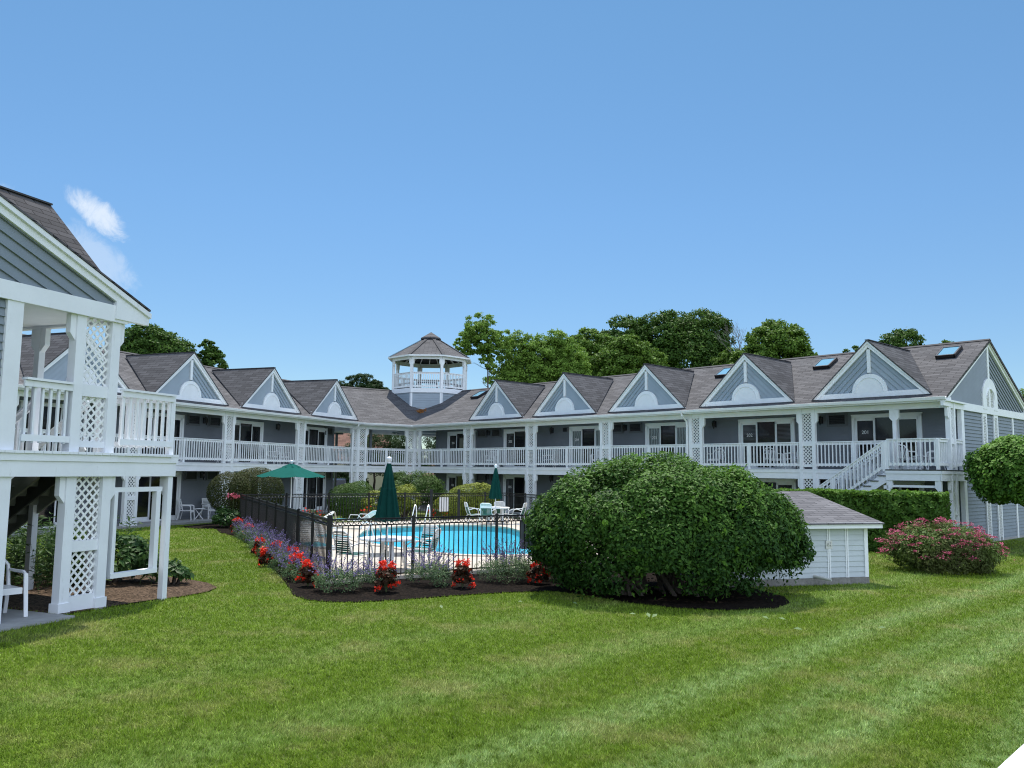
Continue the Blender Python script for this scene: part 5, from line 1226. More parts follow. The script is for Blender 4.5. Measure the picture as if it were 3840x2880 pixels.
def b_lad(t):
    for s in (-1, 1): m = MB(); m.tube([(s*.26, .5, 0), (s*.26, .46, .5), (s*.26, .36, .66), (s*.26, .2, .70), (s*.26, .05, .62), (s*.26, -.04, .3), (s*.26, -.05, -.8)], .022, 8); m.build('ladder_rail', CHROME, t)
    for z in (-.3, -.6): m = MB(); m.box(-.26, .26, -.09, .0, z, z+.03); m.build('ladder_step', CHROME, t)
at0(b_lad, -4.2, 26.3, .1, 2.25, 'metal pool ladder with curved rails at the near left pool edge', 'ladder', 'pool_ladder')

# white railing at the photographer's own balcony, bottom right corner
rl = thing('balcony_rail', (2.3, 3.0, 0), 'white painted rail cutting the bottom right corner of the view', 'railing')
a, b = np.array([1.61, 2.83]), np.array([1.86, 3.09]); d = (b-a)/np.linalg.norm(b-a); nrm = np.array([d[1], -d[0]]); RF = Frame(a, d, nrm)
m = MB(RF); m.box(-2.4, 3.0, 0, .14, 1.46, 1.50); m.box(-2.4, 3.0, .05, .09, 1.36, 1.458); m.box(-2.4, 3.0, .05, .09, .62, .72); m.build('top_rail', WHITE, rl)
m = MB(RF)
for k in range(34): x = -2.3+k*.155; m.box(x, x+.035, .092, .127, .6, 1.44)
m.build('balusters', WHITE, rl)
m = MB(RF); m.box(-2.6, 3.2, 0, 3.0, .35, .5); m.build('balcony_floor', OLDWHITE, rl)
for x in (-2.5, 3.0): m = MB(RF); m.box(x, x+.1, .02, .12, 0, 1.46); m.build('post', WHITE, rl)

# ------------------------------------------------------------------ seen through the breezeway and beyond
def far_house(name, lab, x, y, w, d, h, rh, rz, wall, roof):
    t = thing(name, (0, 0, 0), lab, 'house'); m = MB(); m.lap([(-w/2, 0), (w/2, 0), (w/2, h), (-w/2, h)], (1, 0), .16, 0, .02); m.box(-w/2, w/2, -d, -.02, 0, h)
    m.prism([(-w/2, 0), (w/2, 0), (w/2, h), (-w/2, h)], -d+.01, -d+.02); m.build('wall', wall, t)
    m = MB(); e = .35; q0 = [(-w/2-e, e, h-.15), (w/2+e, e, h-.15), (w/2+e, -d/2, h+rh), (-w/2-e, -d/2, h+rh)]
    m.face(q0[::-1][::-1]); m.face([(a, -d-b, c) for a, b, c in q0][::-1]); m.face([(a, b, c-.12) for a, b, c in q0][::-1]); m.face([q0[0], (q0[0][0], e, h-.3), (q0[1][0], e, h-.3), q0[1]]); 
    for s in (-1, 1): m.face([(s*(w/2+.0), 0, h-.01), (s*(w/2), -d, h-.01), (s*w/2, -d/2, h+rh-.05)][::s])
    m.build('roof', roof, t)
    for x0 in (-w*.3, w*.05, w*.32):
        m = MB(); m.box(x0-.55, x0+.55, 0, .06, 1.0, 2.3); wo = m.build('window', WHITE, t); m = MB(); m.box(x0-.47, x0+.47, .055, .075, 1.08, 2.22); p = m.build('pane', GL_DARK, t); p.parent = wo; p.location = (0, 0, 0)
    t.location = (x, y, 0); t.rotation_euler = (0, 0, rz+math.pi); return t
far_house('yellow_house', 'pale yellow sided house with a brown shingled roof seen through the breezeway', -17.2, 76, 11, 9, 3.5, 2.9, .1, YELS, BROOF)
far_house('brown_roofed_house', 'small far house with a reddish roof seen between the corner columns', -12.6, 96, 7, 8, 2.0, 1.5, -.2, YELS, BROOF)
def b_car(t):
    m = MB(); prof = [(-2.1, .35), (-2.15, .75), (-2.0, 1.0), (-1.85, 1.05), (-1.45, 1.62), (-.9, 1.72), (.4, 1.68), (1.1, 1.12), (2.0, .98), (2.2, .7), (2.15, .35)]
    n = len(prof)
    for i in range(n):
        a, b = prof[i], prof[(i+1) % n]; wa, wb = [.88-.18*max(0, p[1]-1.0)/.7 for p in (a, b)]
        m.face([(-wa, a[0], a[1]), (wa, a[0], a[1]), (wb, b[0], b[1]), (-wb, b[0], b[1])])
    for s in (-1, 1): m.face([(s*(.88-.18*max(0, p[1]-1.0)/.7), p[0], p[1]) for p in prof][::s])
    m.build('body', NAVY, t)
    m = MB(); m.face([(-.72, -1.82, 1.12), (.72, -1.82, 1.12), (.66, -1.50, 1.58), (-.66, -1.50, 1.58)]); m.build('rear_window', CARGL, t)
    for s in (-1, 1):
        m = MB(); m.hexa([(s*.86, -1.5, 1.1), (s*.875, -1.5, 1.1), (s*.875, .8, 1.1), (s*.86, .8, 1.1), (s*.74, -1.3, 1.58), (s*.755, -1.3, 1.58), (s*.755, .35, 1.58), (s*.74, .35, 1.58)]); m.build('side_window', CARGL, t)
        m = MB(); m.box(s*.86, s*.6, -2.19, -2.1, .82, 1.02); m.build('tail_light', REDL, t)
        for y in (-1.35, 1.4):
            F = Frame((s*.80, y), (0, 1), (1, 0)); m = MB(F); pts = 18
            ring = [(.33*math.cos(a), .33+.33*math.sin(a)) for a in np.linspace(0, 2*math.pi, pts, endpoint=False)]; m.prism(ring, -.1, .1); wo = m.build('wheel', RUBB, t)
            m = MB(F); ring = [(.2*math.cos(a), .33+.2*math.sin(a)) for a in np.linspace(0, 2*math.pi, pts, endpoint=False)]; m.prism(ring, -.115, .115); r = m.build('rim', SILV, t); r.parent = wo; r.location = (0, 0, 0)
    m = MB(); m.box(-.85, .85, -2.24, -2.12, .38, .6); m.build('bumper', RUBB, t)
    m = MB(); m.box(-.26, .26, -2.2, -2.165, .72, .86); m.build('number_plate', PLAST, t)
at0(b_car, -13.3, 63.6, .02, .15, 'dark car parked behind the motel, seen through the ground floor breezeway', 'car', 'parked_car')
def b_lamp(t):
    m = MB(); m.tube([(0, 0, 0), (0, 0, 1.9)], .035, 8); m.build('post', BLK2, t)
    m = MB(); m.lathe([(.03, 1.9), (.08, 1.95), (.12, 2.2), (.16, 2.22), (.05, 2.36), (0, 2.42)], 0, 0, 8); m.build('lantern', PLAST, t)
at0(b_lamp, -11.3, 59.8, 0, 0, 'white garden lantern on a post behind the breezeway', 'lamp', 'garden_lamp')

# ------------------------------------------------------------------ plants near the pool
SHA = .09
def shrub(name, label, cat, c, r, n, size, lm, group=None, kind='shell', trunk=True, **k):
    t = thing(name, (c[0], c[1], 0), label, cat, group); c = np.array(c, float)
    if kind == 'shell': P, Nn, rn = shell_leaves(c, r, n, **k)
    else: P, Nn, rn = blob_leaves(c, r, n, **k)
    ok = P[:, 2] > .02; leafobj('foliage', P[ok], Nn[ok], size, lm, t, rnd=rn[ok])
    if trunk:
        m = MB(); rs = random.Random(int(abs(c[0]*100)))
        for j in range(7):
            a = j*.9; e = c+np.array([math.cos(a)*r[0]*.6, math.sin(a)*r[1]*.6, r[2]*rs.uniform(.0, .5)]); b = (c[0]+math.cos(a)*.08, c[1]+math.sin(a)*.08, 0)
            m.tube([b, tuple((np.array(b)+e)/2+np.array([0, 0, .1*r[2]])), tuple(e)], [.035, .025, .012], 5)
        m.build('branches', BRANCH, t)
    return t
# the big rounded bush
bb = thing('big_bush', (3.65, 17.2, 0), 'huge rounded dark green bush in front of the pool fence', 'bush')
c = np.array([3.20, 17.25, 1.18]); r = np.array([2.97, 2.0, 1.60])
def bush_k(d): 
    k = (np.abs(d)**2.15).sum(axis=1)**(-1/2.15); return k*np.where(d[:, 2] < 0, 1-.12*d[:, 2]**2, 1)*(1-.10*np.clip(d[:, 0]-.05, 0, .5)*(d[:, 2] > .1)-.06*np.exp(-((d[:, 0]-.38)/.12)**2)*(d[:, 2] > .2))
cd_ = sphere_dirs(620); cd_ = cd_[cd_[:, 2] > -.62][:380]; ck = len(cd_); cr_ = rng.uniform(.20, .46, ck)
cen = c+cd_*r*bush_k(cd_)[:, None]*(1-cr_*.42)[:, None]*(.93+.11*rng.random(ck))[:, None]
idx = rng.choice(ck, 104000, p=cr_**2/np.sum(cr_**2)); dd = sphere_dirs(104000); fl_ = np.sum(dd*cd_[idx], axis=1) < -.15; dd[fl_] *= -1
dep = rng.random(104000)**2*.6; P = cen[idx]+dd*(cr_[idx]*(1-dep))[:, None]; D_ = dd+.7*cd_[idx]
cvar = rng.random(ck)[idx]
core = sphere_dirs(26000); core = core[core[:, 2] > -.55]; PC = c+core*r*bush_k(core)[:, None]*(.62+.24*rng.random(len(core)))[:, None]
P = np.r_[P, PC]; D_ = np.r_[D_, core]; dep = np.r_[dep, np.full(len(core), .5)]; cvar = np.r_[cvar, np.full(len(core), .2)]
thin = (P[:, 2] < .12)|((P[:, 2] < .62)&(rng.random(len(P)) < .68+.35*np.sin(P[:, 0]*2.6+.6)))
P = P[~thin]; D_ = D_[~thin]; dep = dep[~thin]; cvar = cvar[~thin]
Nn = D_/np.linalg.norm(D_, axis=1, keepdims=True)+rng.normal(size=D_.shape)*.42+np.array([0, 0, .5])
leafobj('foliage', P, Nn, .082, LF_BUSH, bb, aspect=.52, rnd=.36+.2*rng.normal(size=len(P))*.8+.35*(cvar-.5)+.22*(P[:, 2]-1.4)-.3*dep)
# sprays that break the outline
idx = rng.integers(0, len(P), 260); Q = []; T = []
for i in idx:
    if P[i][2] < .5: continue
    d = D_[i]/np.linalg.norm(D_[i])+np.array([0, 0, .5]); d /= np.linalg.norm(d); L_ = rng.uniform(.08, .22)
    for j in range(9): Q.append(P[i]+d*L_*j/9+rng.normal(size=3)*.02); T.append(d)
leafobj('shoots', Q, rng.normal(size=(len(Q), 3))+np.array([0, 0, .8]), .10, LF_BUSH, bb, rnd=.7+.2*rng.random(len(Q)), tang=np.array(T))
m = MB(); rs = random.Random(3)
for j in range(34):
    a = rs.uniform(0, 6.28); b0 = Vector((3.0+rs.uniform(-.9, 1.0), 17.2+rs.uniform(-.5, .5), 0)); e = Vector((3.1+math.cos(a)*rs.uniform(1.2, 2.8), 17.3+math.sin(a)*rs.uniform(.8, 1.8), rs.uniform(.8, 2.3)))
    md = b0.lerp(e, .45)+Vector((rs.uniform(-.2, .2), rs.uniform(-.2, .2), .25)); m.tube([b0, b0.lerp(md, .5)+Vector((rs.uniform(-.08, .08), 0, .1)), md, e], [.045, .035, .025, .008], 6)
m.build('branches', BRANCH, bb)
P = np.c_[rng.uniform(1.2, 5.3, 900), rng.uniform(15.9, 18.3, 900), rng.uniform(.03, .1, 900)]; 
u_ = leafobj('low_foliage', P[::3]+np.array([0, 0, .15])*rng.random((300, 1)), rng.normal(size=(300, 3))+np.array([0, 0, .6]), .09, LF_BUSH, bb)
# clipped two part topiary left of the pool
tp = thing('topiary_shrub', (-11.9, 35.6, 0), 'clipped olive green topiary of a ball joined to a wide dome by the fence end', 'shrub')
P1, N1, r1 = shell_leaves((-11.85, 35.1, 1.42), (.88, .82, .86), 9000, inner=.12, amp=.06)
P2, N2, r2 = shell_leaves((-11.05, 36.3, 1.35), (1.15, 1.0, 1.05), 13000, inner=.12, amp=.06, low=-.5, superq=2.2)
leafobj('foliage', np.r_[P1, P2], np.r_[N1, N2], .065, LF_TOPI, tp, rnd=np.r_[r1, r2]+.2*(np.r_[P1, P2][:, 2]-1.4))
m = MB(); limbs(m, (-11.85, 35.1, 0), (-11.85, 35.1, 1.5), .07, 8, .5, .2, 4); limbs(m, (-11.05, 36.3, 0), (-11.05, 36.3, 1.5), .07, 8, .7, .2, 6); m.build('trunk', BARK, tp)
shrub('leafy_shrub', 'broad leaved low shrub with a pink bloom at the foot of the topiary', 'shrub', (-11.6, 34.3, .36), (.6, .55, .42), 1500, .13, LF_PEO, kind='blob', nsub=20, subr=.45)
pk = thing('pink_flower', (-11.4, 34.35, 1.25), 'pink blooms on a tall stem before the topiary ball', 'flower')
pp = np.array([-11.4, 34.35, 1.3])+rng.normal(size=(90, 3))*np.array([.14, .08, .05]); leafobj('petals', pp, rng.normal(size=(90, 3)), .09, FL_PINK, pk, aspect=.9)
m = MB(); m.tube([(-11.4, 34.35, 0), (-11.42, 34.36, .7), (-11.4, 34.35, 1.3)], .012, 5); m.build('stem', STEMM, pk)
# shrubs beyond the far fence
shrub('round_shrub', 'dark round shrub left of the yellow green bushes beyond the far fence', 'shrub', (-7.85, 42.6, .85), (.85, .8, .9), 7000, .09, LF_DOME)
shrub('variegated_shrub', 'yellow green speckled shrub directly behind the tall folded parasol, left one', 'shrub', (-6.55, 41.0, .66), (.72, .7, .74), 5200, .11, LF_YEL, 'yellow green shrubs beyond the pool', kind='blob', nsub=40, subr=.3)
shrub('variegated_shrub', 'taller yellow green speckled shrub directly right of the tall folded parasol', 'shrub', (-5.3, 41.6, .85), (.78, .75, .88), 6000, .11, LF_YEL, 'yellow green shrubs beyond the pool', kind='blob', nsub=40, subr=.3)
shrub('dome_shrub', 'big dark green dome shrub behind the yellow green ones by the corner column', 'shrub', (-5.35, 45.2, 1.15), (1.75, 1.3, 1.15), 15000, .10, LF_DOME, kind='blob', nsub=60, subr=.28)
shrub('hedge_block', 'low dark shrub beside the downspout column beyond the far fence', 'shrub', (-8.6, 44.6, .8), (1.1, .8, .9), 8000, .09, LF_DOME)
shrub('variegated_shrub', 'yellow green clipped shrub behind the four chair table, right of the gate', 'shrub', (-2.0, 43.6, .82), (1.35, .75, .88), 9000, .12, LF_YEL, 'yellow green shrubs beyond the pool', superq=3)
shrub('broad_shrub', 'bushy yellow green shrub low at the right gate post', 'shrub', (-3.05, 42.4, .6), (.75, .6, .7), 3600, .12, LF_YEL)
for i, (x, y, lab) in enumerate([(-8.9, 37.6, 'small red flowering plant outside the far fence, below the dark car'), (-6.6, 38.9, 'red flowering plant left of the tall folded parasol beyond the fence'), (-5.9, 39.3, 'red blooms hard against the left side of the tall folded parasol'), (-3.6, 40.4, 'low red blooms under the blank white board')]):
    t = thing('red_rose_bush', (x, y, 0), lab, 'flowers', 'red flowers along the far fence'); P, Nn, rn = blob_leaves((x, y, .3), (.4, .35, .3), 700, 12, .4); leafobj('foliage', P, Nn, .08, LF_PEO, t, rnd=rn)
    P = np.array([x, y, .42])+rng.normal(size=(70, 3))*np.array([.22, .15, .13]); leafobj('petals', P, rng.normal(size=(70, 3)), .09, FL_RED, t, aspect=.9)
# hedge in front of the stairs
hd = thing('clipped_hedge', (11.5, 28, 0), 'long square clipped hedge in front of the outside stairs', 'hedge')
ha = np.array([9.5, 29.6]); hb = np.array([13.75, 26.4]); hu = (hb-ha)/np.linalg.norm(hb-ha); hn = np.array([hu[1], -hu[0]]); hl = np.linalg.norm(hb-ha); hn = -hn if hn[1] > 0 else hn
def boxleaf(n):
    P = []; Nn = []
    q = rng.random((n, 3)); f = rng.random(n); x = q[:, 0]*hl; y = (q[:, 1]-.5)*1.7; z = .08+q[:, 2]*1.8; nx = np.zeros((n, 3)); d = rng.random(n)**1.4*.34
    wob = .08*np.sin(x*2.3+z*3)+.06*np.sin(x*5.1+1+z*4)+.05*np.sin(x*11+z*9)
    top = f < .30; fr_ = (f >= .30)&(f < .66); bk = (f >= .66)&(f < .78); e0 = (f >= .78)&(f < .88); e1 = f >= .88
    z[top] = 1.88-d[top]+wob[top]*.6; nx[top] = (0, 0, 1); y[fr_] = .85-d[fr_]+wob[fr_]; y[bk] = -.85+d[bk]; x[e0] = d[e0]; x[e1] = hl-d[e1]
    yb = np.where(fr_, 1, np.where(bk, -1, 0)); xb = np.where(e1, 1, np.where(e0, -1, 0))
    rnd_ = np.where(z > 1.5, (z-1.5)*.35, 0); y -= np.sign(y)*rnd_*(np.abs(y) > .5); 
    P2 = ha+hu*x[:, None]+hn*y[:, None]; N2 = hu*xb[:, None]+hn*yb[:, None]; nn_ = np.c_[N2, nx[:, 2]]+rng.normal(size=(n, 3))*.7+np.array([0, 0, .35])
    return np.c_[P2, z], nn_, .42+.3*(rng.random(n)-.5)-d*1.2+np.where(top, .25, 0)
P, Nn, rn = boxleaf(34000); leafobj('foliage', P, Nn, .15, LF_HEDGE, hd, aspect=.6, rnd=rn)
m = MB(); rs = random.Random(9)
for j in range(26): x = rs.uniform(.2, hl-.2); p = ha+hu*x; m.tube([(p[0], p[1], 0), (p[0]+rs.uniform(-.2, .2), p[1]+rs.uniform(-.2, .2), 1.0), (p[0]+rs.uniform(-.4, .4), p[1]+rs.uniform(-.4, .4), 1.7)], [.03, .02, .008], 5)
m.build('branches', BRANCH, hd)
# pink spirea
sp = thing('spirea_bush', (11.25, 21.9, 0), 'spreading shrub covered in flat pink blooms on the right lawn', 'shrub')
P, Nn, rn = blob_leaves((11.25, 21.9, .50), (1.38, 1.2, .70), 21000, 170, .24, inner=.4, low=-.6); ok = P[:, 2] > .03; leafobj('foliage', P[ok], Nn[ok], .085, LF_SPIR, sp, aspect=.4, rnd=rn[ok])
Q = []
for j in range(230):
    d = sphere_dirs(1)[0]
    if d[2] < -.1: continue
    cc = np.array([11.25, 21.9, .52])+d*np.array([1.44, 1.25, .78])*rng.uniform(.93, 1.12); rad = rng.uniform(.04, .09)
    q = rng.normal(size=(34, 3))*np.array([rad, rad, .012]); q[:, 2] -= (q[:, 0]**2+q[:, 1]**2)*2; Q.append(cc+q)
Q = np.concatenate(Q); leafobj('blooms', Q, rng.normal(size=Q.shape)*.5+np.array([0, 0, 1]), .036, FL_SPIR, sp, aspect=.9)
m = MB(); rs = random.Random(12)
for j in range(40): a = rs.uniform(0, 6.28); m.tube([(11.25+.25*math.cos(a), 21.9+.25*math.sin(a), 0), (11.25+.7*math.cos(a), 21.9+.6*math.sin(a), .4), (11.25+rs.uniform(.8, 1.5)*math.cos(a), 21.9+1.2*math.sin(a), rs.uniform(.5, 1.0))], [.018, .013, .005], 4)
m.build('branches', BRANCH, sp)
# round headed small tree at the right edge
rt = thing('round_tree', (17.6, 28.0, 0), 'round headed small tree before the end wall at the right edge', 'tree')
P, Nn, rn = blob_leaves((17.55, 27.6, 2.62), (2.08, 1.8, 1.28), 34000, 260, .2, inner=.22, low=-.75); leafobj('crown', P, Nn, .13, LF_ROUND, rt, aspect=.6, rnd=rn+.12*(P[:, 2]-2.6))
m = MB(); limbs(m, (17.6, 28.0, 0), (17.4, 27.7, 2.9), .12, 14, 1.2, .4, 7); m.build('trunk', BARK, rt)

# flowers along the fence
def catmint(x, y, s, label):
    z0 = float(gz(x, y))+.02; t = thing('catmint_plant', (x, y, z0), label, 'flowers', 'purple catmint along the pool fence'); P, Nn, rn = blob_leaves((x, y, z0+.18*s), (.50*s, .46*s, .25*s), int(3600*s*s), 26, .4, inner=.5, low=-.2)
    leafobj('foliage', P, Nn, .036, LF_CAT, t, rnd=rn); Q = []; m = MB()
    for j in range(int(60*s)):
        a = rng.uniform(0, 6.28); rr = rng.uniform(.05, .42)*s; h = rng.uniform(.42, .78)*s*(1.1-rr*.6/s); b = np.array([x+rr*.4*math.cos(a), y+rr*.4*math.sin(a), z0+.1]); e = np.array([x+(rr+.12)*math.cos(a)*1.15, y+(rr+.12)*math.sin(a)*1.15, z0+h])
        m.tube([tuple(b), tuple((b+e)/2+np.array([0, 0, .05])), tuple(e)], .003, 3, cap=False)
        f = np.sort(rng.random(15))*.45+.55; q = b+(e-b)*f[:, None]+rng.normal(size=(15, 3))*.014; q[:, 2] += .05*np.sin(np.pi*f); Q.append(q)
    m.build('stems', STEMM, t); Q = np.concatenate(Q); leafobj('flower_spikes', Q, rng.normal(size=Q.shape), .028*(.9+.1*s), FL_CAT, t, aspect=.8)
cats = [(-3.45, 16.75, 1.0, 'corner of the bed, front left'), (-2.75, 17.25, .85, 'just right of the fence corner post'), (-1.72, 17.95, 1.1, 'between the first two front begonias'), (-.05, 18.7, 1.25, 'between second and third front begonia'), (.95, 18.9, .9, 'right end, under the edge of the big bush'), (1.9, 18.9, .8, 'in the shade behind the big bush'),
        (-4.55, 18.3, 0.86, 'left side, first from the corner'), (-5.1, 19.6, 0.95, 'left side, second from the corner'), (-5.75, 21.1, 0.90, 'left side, third from the corner'), (-6.35, 22.7, 0.99, 'left side, fourth from the corner'), (-7.1, 24.3, 0.95, 'left side, fifth from the corner'), (-7.8, 26.0, 1.03, 'left side, sixth from the corner'), (-8.6, 27.9, 0.99, 'left side, seventh from the corner'), (-9.4, 29.8, 0.95, 'left side, farthest from the corner')]
for x, y, s, l in cats: catmint(x, y, s, 'purple catmint clump, '+l)
def begonia(x, y, s, label):
    z0 = float(gz(x, y))+.02; t = thing('red_begonia', (x, y, z0), label, 'flowers', 'red begonias along the pool fence'); P, Nn, rn = blob_leaves((x, y, z0+.22*s), (.19*s, .18*s, .23*s), 420, 18, .4, low=-.6, inner=.5); leafobj('foliage', P, Nn, .085, LF_BEG, t, rnd=rn, aspect=.8)
    Q = []
    for j in range(19):
        a = rng.uniform(0, 6.28); h = rng.uniform(.05, .46)*s; rr = (.18 if h < .3 else .12)*s*rng.uniform(.6, 1.15); cc = np.array([x+rr*math.cos(a), y+rr*math.sin(a), z0+h]); Q.append(cc+rng.normal(size=(14, 3))*.027)
    for j in range(7): a = rng.uniform(0, 6.28); Q.append(np.array([x+.1*s*math.cos(a), y+.1*s*math.sin(a), z0+(.44+.08*rng.random())*s])+rng.normal(size=(14, 3))*.028)
    Q = np.concatenate(Q); leafobj('petals', Q, rng.normal(size=Q.shape)+np.array([0, -.3, .4]), .050, FL_RED, t, aspect=.85)
    m = MB()
    for j in range(9): a = j*.7; m.tube([(x, y, z0), (x+.12*math.cos(a), y+.12*math.sin(a), z0+.42*s)], .006, 4)
    m.build('stems', STEMM, t)
begs = [(-2.45, 16.75, 1.15, 'first of the front row from the fence corner'), (-.98, 17.55, 1.1, 'second of the front row from the fence corner'), (.62, 18.3, 1.1, 'third of the front row, touching the big bush'), (-4.15, 17.35, 1.0, 'left side, nearest the corner'), (-4.75, 18.75, 1.0, 'left side, second from the corner'), (-5.25, 20.35, 1.0, 'left side, third from the corner'), (-6.05, 21.7, 1.0, 'left side, fourth from the corner'), (-6.1, 20.95, .8, 'left side, small one between third and fourth'), (-7.0, 23.5, .9, 'left side, fifth from the corner'), (-8.9, 28.5, 1.0, 'left side, sixth from the corner'), (-10.1, 31.0, 1.1, 'left side, farthest, near the topiary')]
for x, y, s, l in begs: begonia(x, y, s, 'red begonia with dark leaves, '+l)
# plants by the near wing
shrub('peony_bush', 'dark glossy leaved bush behind the hanging white frame', 'shrub', (-8.25, 17.3, .48), (.98, .8, .5), 2400, .17, LF_PEO, kind='blob', nsub=45, subr=.32, low=-.2, inner=.4)
shrub('peony_bush', 'small glossy leaved bush with wilted reddish bloom right of the landing post', 'shrub', (-6.9, 17.25, .26), (.38, .35, .26), 420, .15, LF_PEO, kind='blob', nsub=14, subr=.4, low=-.2, inner=.4)
tl = thing('tall_perennials', (-9.6, 17.4, 0), 'mass of tall leafy stems growing under the dark stair', 'plants'); m = MB(); Q = []; T = []
for j in range(240):
    x, y = -9.7+rng.normal()*.95, 17.2+rng.normal()*.7; h = rng.uniform(.75, 1.45); e = np.array([x+rng.normal()*.15, y+rng.normal()*.15, h]); b = np.array([x, y, .05]); m.tube([tuple(b), tuple((b+e)/2), tuple(e)], [.006, .005, .002], 3, cap=False)
    for q in range(24): f = rng.uniform(.12, 1); a = q*2.4; Q.append(b+(e-b)*f+np.array([math.cos(a), math.sin(a), .2])*.07); T.append(np.array([math.cos(a), math.sin(a), .35]))
m.build('stems', STEMM, tl); leafobj('foliage', Q, rng.normal(size=(len(Q), 3))*.4+np.array([0, 0, 1]), .15, LF_TALL, tl, aspect=.22, tang=np.array(T))
# torn leaves lying on the lawn before the big bush
Q = np.array([(2.1, 14.4), (2.35, 14.3), (2.45, 14.25), (4.3, 14.2), (4.55, 14.1), (4.5, 13.2), (.2, 15.6), (-1.2, 14.9), (5.9, 13.4), (1.2, 15.5)]); Q = np.c_[Q, np.full(len(Q), .06)]
tag(leafobj('torn_leaves', Q, np.tile([0, -.4, 1.], (len(Q), 1)), .12, leafmat('pale_leaf', (.16, .24, .10), (.22, .32, .14)), base=(0, 0, 0)), 'pale torn leaves scattered on the lawn in front of the big bush', 'leaves', kind='stuff')

# ------------------------------------------------------------------ trees behind
def tree(name, label, x, y, rx, ztop, zb, n, size, lm, nsub=90, subr=.26, tr=.35, group='trees behind the motel', low=-.5, ry=None, lean=0, inner=.3, lobes=None, aspect=.75, bm=BARK, r0=None):
    t = thing(name, (x, y, 0), label, 'tree', group); rz_ = (ztop-zb)/2; cz = (ztop+zb)/2; Ps = []
    lobes = lobes or [(0, 0, 0, 1)]
    for (lx, ly, lz, ls) in lobes:
        P, Nn, rn = blob_leaves((x+lx*rx, y+ly*rx, cz+lz*rz_), (rx*ls, (ry or rx)*ls, rz_*ls), int(n*ls*ls/sum(l[3]**2 for l in lobes)), max(12, int(nsub*ls*2.2)), subr*.66, inner=inner*1.5, low=low, jitter=.035, flat=.55, nrand=.8); Ps.append((P, Nn, rn))
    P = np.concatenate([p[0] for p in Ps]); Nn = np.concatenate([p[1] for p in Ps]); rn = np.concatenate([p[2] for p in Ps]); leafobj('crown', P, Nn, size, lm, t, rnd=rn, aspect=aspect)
    m = MB(); limbs(m, (x, y, 0), (x+lean, y, cz+rz_*.45), r0 or tr, 16, rx*.55, .4, int(abs(x)*7)+3, 3); m.build('trunk', bm, t); return t
L3 = [(-.25, 0, -.1, .78), (.35, .1, .15, .66), (0, -.2, .42, .55), (.55, -.1, -.35, .5)]
L4 = [(-.45, 0, -.25, .62), (.4, 0, -.3, .62), (.05, 0, .3, .68), (-.2, -.3, -.5, .5), (.75, 0, -.55, .4)]
tree('birch_tree', 'tall thin birch with bare lower limbs right beside the gazebo', -2.5, 72, 2.7, 16.2, 10.8, 19000, .165, LF_BIRCH, nsub=70, subr=.2, lean=.5, tr=.14, low=-1, inner=.6, lobes=[(-.15, 0, .35, .72), (-.6, 0, .0, .42), (.5, 0, .05, .5), (.2, 0, -.5, .35)])
tree('birch_tree', 'second open birch with pale green leaves, its stem showing right of the first', .5, 74, 2.7, 15.2, 8.6, 26000, .17, LF_BIRCH, nsub=90, subr=.24, tr=.15, low=-1, inner=.6, lobes=L4)
tree('birch_tree', 'wide pale green birch mass between the thin birch and the maples', 3.6, 75, 3.46, 15.50, 8.5, 43700, 0.174, LF_BIRCH, nsub=95, subr=.26, tr=.2, low=-1, inner=.5, lobes=L3)
tree('maple_tree', 'mid green maple left of the tallest dark maple', 7.6, 82, 3.89, 16.90, 9.0, 34500, 0.236, LF_MAPLE2, nsub=80, lobes=L4)
tree('maple_tree', 'light green maple in front of the tall dark maples', 11.0, 78, 3.67, 15.50, 8.8, 34500, 0.223, LF_MAPLE2, nsub=80, lobes=L3)
tree('maple_tree', 'dark maple with stepped crown rising left of the tallest one', 12.6, 92, 4.32, 20.30, 11.5, 36800, 0.260, LF_MAPLE, nsub=80, lobes=L4)
tree('maple_tree', 'tallest broad dark maple above the motel roof', 19.0, 92, 5.83, 20.90, 10.8, 62099, 0.273, LF_MAPLE, nsub=120, lobes=[(-.3, 0, .3, .66), (.35, 0, .3, .66), (.1, -.2, -.25, .7), (-.55, 0, -.3, .5), (.62, 0, -.1, .45)])
tree('maple_tree', 'small pale maple below the bare dead tree', 22.8, 86, 2.48, 15.70, 10.6, 14949, 0.211, LF_MAPLE2, nsub=40, lobes=L3)
tree('maple_tree', 'rounded maple standing right of the bare dead tree', 25.4, 79, 4.21, 17.50, 9.4, 48299, 0.236, LF_MAPLE2, nsub=110, lobes=L4)
tree('maple_tree', 'low pale tree just right of the rounded maple', 30.2, 80, 1.62, 13.90, 10.6, 6899, 0.186, LF_MAPLE2, nsub=26)
tree('maple_tree', 'dark treetop showing over the roof between the two right skylights', 35.6, 75, 3.24, 15.90, 10.6, 24149, 0.198, LF_MAPLE, nsub=70, lobes=L4)
tree('maple_tree', 'small dark treetop left of the last dormer peak', 32.6, 78, 1.62, 14.80, 11, 6899, 0.186, LF_MAPLE, nsub=24)
tree('maple_tree', 'tiny treetop over the ridge near the rightmost skylight', 40.2, 76, 1.19, 15.00, 12, 3679, 0.174, LF_MAPLE2, nsub=18)
tree('maple_tree', 'dark maple behind the left lattice column', -32.0, 72, 4.00, 15.00, 7.5, 43700, 0.211, LF_MAPLE, nsub=100, lobes=L3)
tree('maple_tree', 'lower spreading dark maple right of the left column', -28.0, 74, 2.27, 14.50, 8.0, 17250, 0.211, LF_MAPLE, nsub=50, lobes=[(-.2, 0, -.2, .7), (.45, 0, .05, .55), (.2, 0, .5, .35)])
tree('maple_tree', 'dark treetop seen through the near porch opening', -38.5, 70, 3.67, 13.50, 6.5, 20700, 0.211, LF_MAPLE, nsub=60)
